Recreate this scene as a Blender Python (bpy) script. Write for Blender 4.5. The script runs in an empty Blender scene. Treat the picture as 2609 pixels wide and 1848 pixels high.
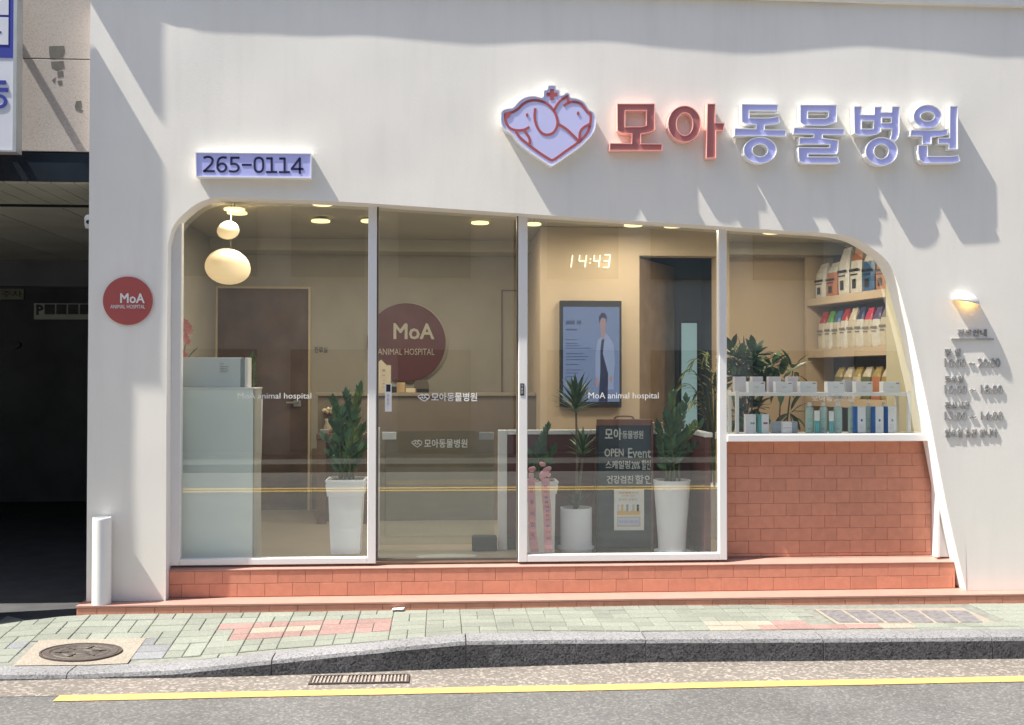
import bpy, math, random
from mathutils import Vector, Matrix
from mathutils.geometry import tessellate_polygon
random.seed(7)
C = bpy.context.scene.collection
sc = bpy.context.scene
R = math.radians
K = 1.1378            # full-view pixels -> photograph pixels

# ------------------------------------------------------------------ camera
F, CX, CY = 2697.0, 1304.5, 924.0
YAW, PITCH, ROLL = R(-3.8), R(0.9), 0.001
CAM = Vector((0, -7.5, 1.29))
ROT = Matrix.Rotation(YAW, 3, 'Z') @ Matrix.Rotation(R(90) + PITCH, 3, 'X') @ Matrix.Rotation(ROLL, 3, 'Z')
cam_data = bpy.data.cameras.new('camera')
cam_data.sensor_width = 36
cam_data.lens = 36 * F / 2609
cam_data.clip_end = 400
cam_data.clip_start = 0.05
cam = bpy.data.objects.new('camera', cam_data)
C.objects.link(cam)
cam.location = CAM
cam.rotation_euler = ROT.to_euler()
sc.camera = cam

# ------------------------------------------------------------------ sky, sun, exposure
SUN = Vector((4.6, 1.0, -7.9)).normalized()
EL = math.asin(-SUN.z)
AZ = math.atan2(-SUN.x, -SUN.y)
w = bpy.data.worlds.new('World')
sc.world = w
w.use_nodes = True
wn = w.node_tree.nodes
sky = wn.new('ShaderNodeTexSky')
sky.sky_type = 'NISHITA'
sky.sun_disc = False
sky.sun_elevation = EL
sky.sun_rotation = AZ
sky.air_density = 1.0
sky.dust_density = 1.8
sky.ozone_density = 0.7
w.node_tree.links.new(sky.outputs[0], wn['Background'].inputs[0])
wn['Background'].inputs[1].default_value = 0.108
sun_d = bpy.data.lights.new('sun', 'SUN')
sun_d.energy = 5.0
sun_d.angle = R(0.53)
sun_d.color = (1.0, 0.945, 0.85)
sun_o = bpy.data.objects.new('sun', sun_d)
C.objects.link(sun_o)
sun_o.rotation_euler = SUN.to_track_quat('-Z', 'Y').to_euler()
sun_o.location = (-6, -4, 12)
sc.view_settings.view_transform = 'Standard'
sc.view_settings.look = 'None'
sc.view_settings.exposure = 1.0
sc.view_settings.gamma = 1
sc.view_settings.use_curve_mapping = False
sc.cycles.use_denoising = True
sc.cycles.max_bounces = 10
sc.cycles.transparent_max_bounces = 16
sc.cycles.sample_clamp_indirect = 8


# ------------------------------------------------------------------ pixel -> place (photograph pixels)
def ray(sx, sy):
    return ROT @ Vector(((sx - CX) / F, -(sy - CY) / F, -1.0))


def P(sx, sy, Y=0.0):
    d = ray(sx, sy)
    return CAM + d * ((Y - CAM.y) / d.y)


def G(sx, sy, z=0.0):
    d = ray(sx, sy)
    return CAM + d * ((z - CAM.z) / d.z)


# ------------------------------------------------------------------ materials
MATS = {}


def mat(name, col, rough=0.6, var=0.06, scale=6.0, bump=0.0, bscale=60.0, metal=0.0, emit=None, estr=0.0,
        rnd=0.0, spec=0.5, detail=4.0, streak=0.0):
    if name in MATS:
        return MATS[name]
    m = bpy.data.materials.new(name)
    m.use_nodes = True
    nt = m.node_tree
    L = nt.links.new
    b = nt.nodes['Principled BSDF']
    b.inputs['Roughness'].default_value = rough
    b.inputs['Metallic'].default_value = metal
    b.inputs['Specular IOR Level'].default_value = spec
    tc = nt.nodes.new('ShaderNodeTexCoord')
    src = None
    n = nt.nodes.new('ShaderNodeTexNoise')
    n.inputs['Scale'].default_value = scale
    n.inputs['Detail'].default_value = detail
    geo = nt.nodes.new('ShaderNodeNewGeometry')
    L(geo.outputs['Position'], n.inputs['Vector'])
    mr = nt.nodes.new('ShaderNodeMapRange')
    mr.inputs['From Min'].default_value = 0.3
    mr.inputs['From Max'].default_value = 0.7
    mr.inputs['To Min'].default_value = 1 - var
    mr.inputs['To Max'].default_value = 1 + var
    L(n.outputs['Fac'], mr.inputs['Value'])
    hsv = nt.nodes.new('ShaderNodeHueSaturation')
    hsv.inputs['Color'].default_value = (*col, 1)
    val = mr.outputs[0]
    if rnd:
        oi = nt.nodes.new('ShaderNodeObjectInfo')
        m2 = nt.nodes.new('ShaderNodeMapRange')
        m2.inputs['To Min'].default_value = 1 - rnd
        m2.inputs['To Max'].default_value = 1 + rnd
        L(oi.outputs['Random'], m2.inputs['Value'])
        mu = nt.nodes.new('ShaderNodeMath')
        mu.operation = 'MULTIPLY'
        L(val, mu.inputs[0])
        L(m2.outputs[0], mu.inputs[1])
        val = mu.outputs[0]
    if streak:
        mp = nt.nodes.new('ShaderNodeMapping')
        mp.inputs['Scale'].default_value = (5.0, 1.0, 0.55)
        L(geo.outputs['Position'], mp.inputs['Vector'])
        n3 = nt.nodes.new('ShaderNodeTexNoise')
        n3.inputs['Scale'].default_value = 1.6
        n3.inputs['Detail'].default_value = 7
        n3.inputs['Roughness'].default_value = 0.62
        L(mp.outputs[0], n3.inputs['Vector'])
        m3 = nt.nodes.new('ShaderNodeMapRange')
        m3.inputs['From Min'].default_value = 0.50
        m3.inputs['From Max'].default_value = 0.72
        m3.inputs['To Min'].default_value = 1.0
        m3.inputs['To Max'].default_value = 1 - streak
        L(n3.outputs['Fac'], m3.inputs['Value'])
        mu3 = nt.nodes.new('ShaderNodeMath')
        mu3.operation = 'MULTIPLY'
        L(val, mu3.inputs[0])
        L(m3.outputs[0], mu3.inputs[1])
        val = mu3.outputs[0]
    L(val, hsv.inputs['Value'])
    L(hsv.outputs[0], b.inputs['Base Color'])
    if bump:
        n2 = nt.nodes.new('ShaderNodeTexNoise')
        n2.inputs['Scale'].default_value = bscale
        n2.inputs['Detail'].default_value = 5
        L(geo.outputs['Position'], n2.inputs['Vector'])
        bp = nt.nodes.new('ShaderNodeBump')
        bp.inputs['Strength'].default_value = 1.0
        bp.inputs['Distance'].default_value = bump
        L(n2.outputs['Fac'], bp.inputs['Height'])
        L(bp.outputs[0], b.inputs['Normal'])
    if emit:
        b.inputs['Emission Color'].default_value = (*emit, 1)
        b.inputs['Emission Strength'].default_value = estr
    MATS[name] = m
    return m


def speckle(name, c1, c2, c3, scale, rough=0.9, bump=0.002, thr=0.62, big=0.1, rnd=0.0):
    """aggregate: base c1 blotched to c2, light or dark grains c3"""
    m = bpy.data.materials.new(name)
    m.use_nodes = True
    nt = m.node_tree
    L = nt.links.new
    b = nt.nodes['Principled BSDF']
    b.inputs['Roughness'].default_value = rough
    b.inputs['Specular IOR Level'].default_value = 0.25
    geo = nt.nodes.new('ShaderNodeNewGeometry')

    def noise(s, d=3.0):
        n = nt.nodes.new('ShaderNodeTexNoise')
        n.inputs['Scale'].default_value = s
        n.inputs['Detail'].default_value = d
        L(geo.outputs['Position'], n.inputs['Vector'])
        return n.outputs['Fac']

    def ramp(f, a, z, ca, cb):
        r = nt.nodes.new('ShaderNodeValToRGB')
        r.color_ramp.elements[0].position = a
        r.color_ramp.elements[1].position = z
        r.color_ramp.elements[0].color = (*ca, 1)
        r.color_ramp.elements[1].color = (*cb, 1)
        L(f, r.inputs[0])
        return r.outputs[0]
    v = nt.nodes.new('ShaderNodeTexVoronoi')
    v.inputs['Scale'].default_value = scale
    L(geo.outputs['Position'], v.inputs['Vector'])
    sep = nt.nodes.new('ShaderNodeSeparateColor')
    L(v.outputs['Color'], sep.inputs[0])
    base = ramp(noise(scale * 0.6), 0.38, 0.62, c1, c2)
    gr = ramp(sep.outputs[0], thr, thr + 0.12, (0, 0, 0), (1, 1, 1))
    mx = nt.nodes.new('ShaderNodeMix')
    mx.data_type = 'RGBA'
    L(gr, mx.inputs[0])
    L(base, mx.inputs[6])
    mx.inputs[7].default_value = (*c3, 1)
    hsv = nt.nodes.new('ShaderNodeHueSaturation')
    L(mx.outputs[2], hsv.inputs['Color'])
    mr = nt.nodes.new('ShaderNodeMapRange')
    mr.inputs['From Min'].default_value = 0.3
    mr.inputs['From Max'].default_value = 0.7
    mr.inputs['To Min'].default_value = 1 - big
    mr.inputs['To Max'].default_value = 1 + big
    L(noise(1.7, 5), mr.inputs['Value'])
    val = mr.outputs[0]
    if rnd:
        oi = nt.nodes.new('ShaderNodeObjectInfo')
        m2 = nt.nodes.new('ShaderNodeMapRange')
        m2.inputs['To Min'].default_value = 1 - rnd
        m2.inputs['To Max'].default_value = 1 + rnd
        L(oi.outputs['Random'], m2.inputs['Value'])
        mu = nt.nodes.new('ShaderNodeMath')
        mu.operation = 'MULTIPLY'
        L(val, mu.inputs[0])
        L(m2.outputs[0], mu.inputs[1])
        val = mu.outputs[0]
    L(val, hsv.inputs['Value'])
    L(hsv.outputs[0], b.inputs['Base Color'])
    bp = nt.nodes.new('ShaderNodeBump')
    bp.inputs['Distance'].default_value = bump
    L(noise(scale * 0.8), bp.inputs['Height'])
    L(bp.outputs[0], b.inputs['Normal'])
    MATS[name] = m
    return m


def glass_mat(name, tint, base=0.075, rough=0.0):
    m = bpy.data.materials.new(name)
    m.use_nodes = True
    nt = m.node_tree
    L = nt.links.new
    nt.nodes.remove(nt.nodes['Principled BSDF'])
    out = nt.nodes['Material Output']
    t = nt.nodes.new('ShaderNodeBsdfTransparent')
    t.inputs[0].default_value = (*tint, 1)
    g = nt.nodes.new('ShaderNodeBsdfGlossy')
    g.inputs['Roughness'].default_value = rough
    g.inputs['Color'].default_value = (0.95, 1, 0.98, 1)
    lw = nt.nodes.new('ShaderNodeLayerWeight')
    lw.inputs['Blend'].default_value = 0.5
    pw = nt.nodes.new('ShaderNodeMath')
    pw.operation = 'POWER'
    L(lw.outputs['Facing'], pw.inputs[0])
    pw.inputs[1].default_value = 5
    ma = nt.nodes.new('ShaderNodeMath')
    ma.operation = 'MULTIPLY_ADD'
    L(pw.outputs[0], ma.inputs[0])
    ma.inputs[1].default_value = 1 - base
    ma.inputs[2].default_value = base
    mx = nt.nodes.new('ShaderNodeMixShader')
    L(ma.outputs[0], mx.inputs[0])
    L(t.outputs[0], mx.inputs[1])
    L(g.outputs[0], mx.inputs[2])
    L(mx.outputs[0], out.inputs[0])
    MATS[name] = m
    return m


wall_m = mat('white_render', (0.86, 0.83, 0.762), 0.75, 0.025, 1.6, 0.0006, 90, streak=0.045)
reveal_m = mat('white_reveal', (0.80, 0.79, 0.77), 0.6, 0.02, 3)
frame_m = mat('white_frame', (0.80, 0.79, 0.775), 0.4, 0.02, 5)
glass_m = glass_mat('window_glass', (0.95, 0.98, 0.95), 0.22)
clear_m = glass_mat('gate_glass', (0.72, 0.78, 0.75), 0.09)
terra_m = mat('terracotta_tile', (0.62, 0.27, 0.175), 0.6, 0.07, 17, 0.0006, 120, rnd=0.055)
grout_m = mat('grout', (0.56, 0.28, 0.205), 0.9, 0.05, 20)
tread_m = mat('terracotta_tread', (0.42, 0.235, 0.19), 0.5, 0.06, 8, 0.0004, 120)
lav_m = mat('lavender_face', (0.42, 0.44, 0.76), 0.35, 0.03, 5, emit=(0.40, 0.43, 0.9), estr=0.07)
rim_m = mat('white_rim', (0.78, 0.78, 0.77), 0.45, 0.02, 5, emit=(1, 1, 0.90), estr=0.015)
redface_m = mat('red_face', (0.40, 0.17, 0.17), 0.4, 0.04, 5, emit=(0.6, 0.1, 0.08), estr=0.03)
redrim_m = mat('red_rim', (0.82, 0.44, 0.38), 0.4, 0.03, 5, emit=(1, 0.4, 0.3), estr=0.03)
metalrim_m = mat('grey_rim', (0.55, 0.57, 0.58), 0.35, 0.03, 5, metal=0.2)
navy_m = mat('navy_print', (0.012, 0.010, 0.06), 0.5, 0.02, 5)
redline_m = mat('red_print', (0.42, 0.10, 0.10), 0.5, 0.03, 5)
disc_m = mat('red_disc', (0.44, 0.095, 0.085), 0.45, 0.03, 4)
white_m = mat('white_plastic', (0.80, 0.80, 0.79), 0.4, 0.02, 8)
print_m = mat('white_print', (0.82, 0.82, 0.80), 0.6, 0.02, 8)
grey_m = mat('grey_letter', (0.34, 0.34, 0.34), 0.4, 0.03, 8)
dark_m = mat('black_plastic', (0.02, 0.02, 0.022), 0.45, 0.05, 8)
asphalt_m = speckle('asphalt', (0.100, 0.099, 0.098), (0.130, 0.127, 0.124), (0.175, 0.170, 0.163), 85, 0.9, 0.003, 0.78, 0.13)
gutter_m = speckle('gutter_concrete', (0.145, 0.130, 0.117), (0.19, 0.17, 0.152), (0.29, 0.26, 0.23), 60, 0.9, 0.003, 0.72, 0.1)
kerbface_m = speckle('kerb_face_dark', (0.085, 0.086, 0.09), (0.125, 0.125, 0.13), (0.05, 0.05, 0.052), 90, 0.85, 0.004, 0.72, 0.2, rnd=0.06)  # darker granite tone for the front face of the kerb
granite_m = speckle('kerb_granite', (0.19, 0.19, 0.197), (0.26, 0.26, 0.27), (0.12, 0.12, 0.125), 130, 0.8, 0.003, 0.78, 0.14, rnd=0.06)
paveg_m = speckle('green_paver', (0.185, 0.20, 0.17), (0.22, 0.235, 0.20), (0.27, 0.28, 0.25), 160, 0.9, 0.0015, 0.85, 0.10, rnd=0.12)
paver_m = speckle('pink_paver', (0.24, 0.155, 0.14), (0.28, 0.18, 0.165), (0.33, 0.25, 0.22), 160, 0.9, 0.0015, 0.85, 0.08, rnd=0.1)
pavec_m = speckle('cream_paver', (0.27, 0.245, 0.20), (0.31, 0.285, 0.235), (0.36, 0.33, 0.28), 160, 0.9, 0.0015, 0.85, 0.08, rnd=0.08)
paveb_m = speckle('blue_grey_paver', (0.165, 0.17, 0.18), (0.20, 0.205, 0.215), (0.26, 0.26, 0.28), 160, 0.9, 0.0015, 0.85, 0.08, rnd=0.1)
sand_m = mat('joint_sand', (0.19, 0.195, 0.17), 0.95, 0.2, 30)
collar_m = speckle('collar_concrete', (0.24, 0.21, 0.175), (0.29, 0.255, 0.21), (0.33, 0.30, 0.25), 120, 0.9, 0.001, 0.8, 0.1)
iron_m = mat('cast_iron', (0.10, 0.085, 0.075), 0.6, 0.25, 40, 0.001, 150, metal=0.4)
yellow_m = mat('yellow_road_paint', (0.50, 0.325, 0.115), 0.8, 0.16, 22, 0.001, 120)
apron_m = mat('apron_concrete', (0.26, 0.26, 0.265), 0.9, 0.2, 3, 0.002, 60)
pinkgran_m = speckle('pink_granite', (0.50, 0.45, 0.42), (0.56, 0.51, 0.47), (0.42, 0.38, 0.35), 160, 0.7, 0.0006, 0.8, 0.08)
blotch_m = mat('bare_adhesive', (0.15, 0.145, 0.13), 0.8, 0.15, 20)
dband_m = mat('dark_fascia', (0.012, 0.020, 0.032), 0.3, 0.3, 3)
soffit_m = mat('soffit_panel', (0.62, 0.60, 0.50), 0.6, 0.12, 2)
parkwall_m = mat('parking_wall', (0.16, 0.17, 0.18), 0.85, 0.2, 2)
parkfloor_m = mat('parking_floor', (0.05, 0.06, 0.055), 0.6, 0.2, 3)
backwall_m = mat('beige_interior', (0.44, 0.41, 0.345), 0.8, 0.04, 3)
tvwall_m = mat('warm_interior', (0.62, 0.49, 0.34), 0.8, 0.03, 3)
ceil_m = mat('ceiling_paint', (0.50, 0.46, 0.36), 0.8, 0.03, 2)
floor_m = mat('interior_floor', (0.36, 0.31, 0.24), 0.35, 0.08, 2)
woodd_m = mat('dark_wood', (0.13, 0.085, 0.062), 0.5, 0.25, 5)
desk_m = mat('taupe_desk', (0.20, 0.165, 0.13), 0.6, 0.08, 4)
maroon_m = mat('maroon_panel', (0.13, 0.048, 0.042), 0.6, 0.08, 5)
cabinet_m = mat('pale_cabinet', (0.80, 0.87, 0.84), 0.45, 0.02, 5)
boxgrey_m = mat('pale_grey_box', (0.60, 0.66, 0.68), 0.5, 0.03, 5)
pot_m = mat('white_pot', (0.84, 0.85, 0.87), 0.4, 0.02, 6)
soil_m = mat('soil', (0.03, 0.022, 0.015), 0.95, 0.3, 40)
leaf_m = mat('dark_leaf', (0.060, 0.125, 0.055), 0.4, 0.3, 9, rnd=0.4)
leafy_m = mat('light_leaf', (0.11, 0.17, 0.035), 0.4, 0.2, 9, rnd=0.3)
stem_m = mat('stem', (0.11, 0.13, 0.045), 0.6, 0.2, 12)
trunk_m = mat('bark', (0.16, 0.13, 0.09), 0.8, 0.2, 30)
pinkflower_m = mat('pink_petal', (0.72, 0.28, 0.26), 0.6, 0.15, 20, rnd=0.15)
ribbon_m = mat('pink_ribbon', (0.75, 0.36, 0.42), 0.45, 0.06, 12)
gold_m = mat('gold_edge', (0.65, 0.48, 0.16), 0.4, 0.05, 10)
purple_m = mat('purple_print', (0.10, 0.02, 0.08), 0.6, 0.05, 10)
board_m = mat('chalkboard', (0.035, 0.050, 0.060), 0.7, 0.12, 12)
chalk_m = mat('chalk', (0.62, 0.62, 0.58), 0.9, 0.2, 80)
boardwood_m = mat('brown_wood', (0.22, 0.10, 0.065), 0.5, 0.2, 9)
paper_m = mat('paper', (0.82, 0.80, 0.74), 0.8, 0.02, 8)
orange_m = mat('orange_print', (0.75, 0.38, 0.16), 0.7, 0.05, 20)
tan_m = mat('tan_box', (0.52, 0.36, 0.19), 0.7, 0.06, 9)
teal_m = mat('teal_print', (0.12, 0.42, 0.44), 0.4, 0.05, 20)
bottle_m = mat('pale_green_bottle', (0.46, 0.60, 0.55), 0.25, 0.04, 9)
bluebox_m = mat('blue_carton', (0.02, 0.13, 0.45), 0.5, 0.05, 9)
boxw_m = mat('white_carton', (0.78, 0.79, 0.82), 0.5, 0.02, 9)
boxl_m = mat('lilac_carton', (0.62, 0.60, 0.66), 0.5, 0.03, 9)
screen_m = mat('screen_picture', (0.02, 0.02, 0.03), 0.2, 0.02, 9, emit=(0.19, 0.25, 0.42), estr=0.40)
scr_txt = mat('screen_text', (0.02, 0.02, 0.03), 0.3, 0.02, 9, emit=(0.06, 0.09, 0.18), estr=0.40)
scr_coat = mat('screen_coat', (0.02, 0.02, 0.03), 0.3, 0.02, 9, emit=(0.26, 0.32, 0.48), estr=0.45)
scr_navy = mat('screen_navy', (0.02, 0.02, 0.03), 0.3, 0.02, 9, emit=(0.012, 0.02, 0.06), estr=0.45)
scr_skin = mat('screen_skin', (0.02, 0.02, 0.03), 0.3, 0.02, 9, emit=(0.36, 0.22, 0.22), estr=0.45)
led_m = mat('clock_led', (0.8, 0.8, 0.7), 0.4, 0.01, 9, emit=(1.0, 0.93, 0.72), estr=0.6)
lampdisc_m = mat('lamp_glow', (0.9, 0.85, 0.6), 0.4, 0.01, 9, emit=(1.0, 0.80, 0.40), estr=0.9)
globe_m = mat('globe_glow', (0.9, 0.8, 0.6), 0.4, 0.01, 9, emit=(1.0, 0.68, 0.34), estr=0.30)
bulb_m = mat('wall_lamp_glow', (0.9, 0.8, 0.5), 0.4, 0.01, 9, emit=(1.0, 0.62, 0.18), estr=1.2)
brass_m = mat('warm_metal', (0.45, 0.36, 0.22), 0.35, 0.05, 9, metal=0.6)
steel_m = mat('steel', (0.55, 0.56, 0.57), 0.3, 0.05, 9, metal=0.8)
bluesign_m = mat('blue_sign_print', (0.02, 0.035, 0.30), 0.5, 0.04, 9)
signwhite_m = mat('white_sign_sheet', (0.62, 0.64, 0.70), 0.5, 0.04, 4)
alu_m = mat('aluminium_edge', (0.45, 0.47, 0.47), 0.4, 0.06, 9, metal=0.4)
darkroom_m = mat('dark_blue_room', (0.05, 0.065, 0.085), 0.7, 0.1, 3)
winlit_m = mat('daylit_window', (0.3, 0.4, 0.4), 0.3, 0.05, 5, emit=(0.35, 0.55, 0.58), estr=0.25)
opp_m = mat('opposite_render', (0.42, 0.41, 0.38), 0.8, 0.15, 0.6)
oppb_m = mat('opposite_brick', (0.34, 0.30, 0.27), 0.8, 0.2, 2)
oppw_m = mat('opposite_window', (0.10, 0.11, 0.12), 0.1, 0.1, 1)


# ------------------------------------------------------------------ mesh building
class MB:
    def __init__(s):
        s.v, s.f = [], []

    def quad(s, *p):
        n = len(s.v)
        s.v += [Vector(q) for q in p]
        s.f.append(tuple(range(n, n + len(p))))
        return s

    def box(s, x0, x1, y0, y1, z0, z1, ch=0.0):
        if ch:
            return s.cbox(x0, x1, y0, y1, z0, z1, ch)
        n = len(s.v)
        s.v += [Vector(q) for q in ((x0, y0, z0), (x1, y0, z0), (x1, y1, z0), (x0, y1, z0),
                                    (x0, y0, z1), (x1, y0, z1), (x1, y1, z1), (x0, y1, z1))]
        for f in ((0, 3, 2, 1), (4, 5, 6, 7), (0, 1, 5, 4), (1, 2, 6, 5), (2, 3, 7, 6), (3, 0, 4, 7)):
            s.f.append(tuple(n + i for i in f))
        return s

    def cbox(s, x0, x1, y0, y1, z0, z1, c):
        """box whose -Y face and its top have a chamfer c"""
        n = len(s.v)
        s.v += [Vector(q) for q in (
            (x0, y1, z0), (x1, y1, z0), (x1, y1, z1), (x0, y1, z1),
            (x0, y0 + c, z0), (x1, y0 + c, z0), (x1, y0 + c, z1), (x0, y0 + c, z1),
            (x0 + c, y0, z0 + c), (x1 - c, y0, z0 + c), (x1 - c, y0, z1 - c), (x0 + c, y0, z1 - c))]
        for f in ((0, 3, 2, 1), (0, 1, 5, 4), (1, 2, 6, 5), (2, 3, 7, 6), (3, 0, 4, 7),
                  (4, 5, 9, 8), (5, 6, 10, 9), (6, 7, 11, 10), (7, 4, 8, 11), (8, 9, 10, 11)):
            s.f.append(tuple(n + i for i in f))
        return s

    def bbox(s, x0, x1, y0, y1, z0, z1, b=0.004):
        """box bevelled on all edges"""
        n = len(s.v)
        X, Y, Z = (x0, x1), (y0, y1), (z0, z1)
        idx = {}
        for i in (0, 1):
            for j in (0, 1):
                for k in (0, 1):
                    sx, sy, sz = (1 - 2 * i), (1 - 2 * j), (1 - 2 * k)
                    for a in range(3):
                        p = [X[i] + sx * b, Y[j] + sy * b, Z[k] + sz * b]
                        p[a] = (X[i], Y[j], Z[k])[a]
                        idx[i, j, k, a] = len(s.v)
                        s.v.append(Vector(p))
        for a in range(3):
            o = [q for q in range(3) if q != a]
            for e in (0, 1):
                loop = []
                for u, v in ((0, 0), (1, 0), (1, 1), (0, 1)):
                    c = [0, 0, 0]
                    c[a] = e
                    c[o[0]] = u
                    c[o[1]] = v
                    loop.append(idx[c[0], c[1], c[2], a])
                s.f.append(tuple(loop))
            for u in (0, 1):
                for v in (0, 1):
                    c0, c1 = [0, 0, 0], [0, 0, 0]
                    c0[o[0]] = c1[o[0]] = u
                    c0[o[1]] = c1[o[1]] = v
                    c1[a] = 1
                    s.f.append((idx[(*c0, o[0])], idx[(*c1, o[0])], idx[(*c1, o[1])], idx[(*c0, o[1])]))
        for i in (0, 1):
            for j in (0, 1):
                for k in (0, 1):
                    s.f.append(tuple(idx[i, j, k, a] for a in range(3)))
        return s

    def tube(s, path, r, n=8, cap=True):
        path = [Vector(p) for p in path]
        rr = r if isinstance(r, (list, tuple)) else [r] * len(path)
        rings = []
        for i, p in enumerate(path):
            d = (path[min(i + 1, len(path) - 1)] - path[max(i - 1, 0)]).normalized()
            u = d.orthogonal().normalized() if abs(d.z) > 0.99 or i == 0 else u
            u = (u - d * u.dot(d)).normalized()
            v = d.cross(u)
            b = len(s.v)
            for k in range(n):
                a = 2 * math.pi * k / n
                s.v.append(p + (u * math.cos(a) + v * math.sin(a)) * rr[i])
            rings.append(b)
        for a, b in zip(rings, rings[1:]):
            for k in range(n):
                s.f.append((a + k, a + (k + 1) % n, b + (k + 1) % n, b + k))
        if cap:
            s.f.append(tuple(rings[0] + k for k in reversed(range(n))))
            s.f.append(tuple(rings[-1] + k for k in range(n)))
        return s

    def lathe(s, prof, cx, cy, n=32, sx=1.0, sy=1.0, a0=0.0):
        rings = []
        for r, z in prof:
            b = len(s.v)
            for k in range(n):
                a = 2 * math.pi * k / n + a0
                s.v.append(Vector((cx + r * sx * math.cos(a), cy + r * sy * math.sin(a), z)))
            rings.append(b)
        for a, b in zip(rings, rings[1:]):
            for k in range(n):
                s.f.append((a + k, a + (k + 1) % n, b + (k + 1) % n, b + k))
        s.f.append(tuple(rings[0] + k for k in reversed(range(n))))
        s.f.append(tuple(rings[-1] + k for k in range(n)))
        return s

    def prism(s, loops, y0, y1, back=False):
        """loops: [outer, hole...] of (x, z); extruded from y0 (front, towards camera) to y1"""
        vs = [[Vector((x, y0, z)) for x, z in lp] for lp in loops]
        n = len(s.v)
        flat = [p for lp in vs for p in lp]
        s.v += flat
        m = len(flat)
        s.v += [Vector((p.x, y1, p.z)) for p in flat]
        for t in tessellate_polygon([[Vector((p.x, p.z, 0)) for p in lp] for lp in vs]):
            s.f.append(tuple(n + i for i in t))
            if back:
                s.f.append(tuple(n + m + i for i in reversed(t)))
        k = 0
        for lp in vs:
            q = len(lp)
            for i in range(q):
                a, b = k + i, k + (i + 1) % q
                s.f.append((n + a, n + b, n + m + b, n + m + a))
            k += q
        return s


def strip(mb, pts, w, y0, y1):
    """stroke of width w along (x, z) points, as a clean quad strip with sides"""
    pl = [Vector(p) for p in pts]
    closed = (pl[0] - pl[-1]).length < 1e-4
    if not closed:
        pl[0] = pl[0] + (pl[0] - pl[1]).normalized() * w * .35
        pl[-1] = pl[-1] + (pl[-1] - pl[-2]).normalized() * w * .35
    base = len(mb.v)
    n = len(pl)
    for i in range(n):
        a = pl[i - 1] if i else (pl[-2] if closed else pl[0])
        b = pl[i + 1] if i < n - 1 else (pl[1] if closed else pl[-1])
        d = (b - a).normalized()
        q = Vector((-d.y, d.x)) * w / 2
        for p, yy in ((pl[i] + q, y0), (pl[i] - q, y0), (pl[i] - q, y1), (pl[i] + q, y1)):
            mb.v.append(Vector((p.x, yy, p.y)))
    for i in range(n - 1):
        a, b = base + 4 * i, base + 4 * i + 4
        mb.f += [(a, b, b + 1, a + 1), (a + 1, b + 1, b + 2, a + 2), (a + 3, b + 3, b, a)]
    e = base + 4 * (n - 1)
    mb.f += [(base, base + 1, base + 2, base + 3), (e + 3, e + 2, e + 1, e)]
    return mb


def link_mesh(name, v, f, m, parent=None, smooth=False, loc=None, kind=None, pivot=None):
    me = bpy.data.meshes.new(name)
    if pivot is None:
        lo = Vector((min(p.x for p in v), min(p.y for p in v), min(p.z for p in v)))
        hi = Vector((max(p.x for p in v), max(p.y for p in v), max(p.z for p in v)))
        pivot = (lo + hi) / 2
        pivot.z = lo.z
    me.from_pydata([p - pivot for p in v], [], f)
    me.update()
    if isinstance(m, (list, tuple)):
        for q in m:
            me.materials.append(q)
    else:
        me.materials.append(m)
    if smooth:
        me.polygons.foreach_set('use_smooth', [True] * len(me.polygons))
    o = bpy.data.objects.new(name, me)
    C.objects.link(o)
    put(o, parent, pivot)
    if kind:
        o['kind'] = kind
    return o


WPOS = {}


def put(o, parent, pos):
    o.parent = parent
    base = WPOS[parent.name] if parent else Vector((0, 0, 0))
    o.location = Vector(pos) - base
    WPOS[o.name] = Vector(pos)


def build(mb, name, m, parent=None, smooth=False, kind=None, fix=True):
    o = link_mesh(name, mb.v, mb.f, m, parent, smooth, kind=kind)
    if smooth == 'auto':
        o.data.polygons.foreach_set('use_smooth', [False] * len(o.data.polygons))
    return o


def thing(name, label, cat, loc, group=None):
    o = bpy.data.objects.new(name, None)
    o.empty_display_size = 0.1
    C.objects.link(o)
    put(o, None, loc)
    o['label'] = label
    o['category'] = cat
    if group:
        o['group'] = group
    return o


def tag(o, label, cat, group=None):
    o['label'] = label
    o['category'] = cat
    if group:
        o['group'] = group
    return o


def ccw(lp):
    a = sum(lp[i][0] * lp[(i + 1) % len(lp)][1] - lp[(i + 1) % len(lp)][0] * lp[i][1] for i in range(len(lp)))
    return list(lp) if a > 0 else list(reversed(lp))


def offset(lp, d):
    """move a ccw loop inwards by d (outwards if negative)"""
    lp = ccw(lp)
    out = []
    n = len(lp)
    for i in range(n):
        p0, p1, p2 = Vector(lp[i - 1]), Vector(lp[i]), Vector(lp[(i + 1) % n])
        e1, e2 = (p1 - p0), (p2 - p1)
        if e1.length < 1e-6 or e2.length < 1e-6:
            out.append(tuple(p1))
            continue
        e1.normalize()
        e2.normalize()
        n1, n2 = Vector((-e1.y, e1.x)), Vector((-e2.y, e2.x))
        b = n1 + n2
        if b.length < 1e-4:
            b = n1
        b.normalize()
        k = d / max(0.45, b.dot(n1))
        out.append((p1.x + b.x * k, p1.y + b.y * k))
    return out


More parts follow.
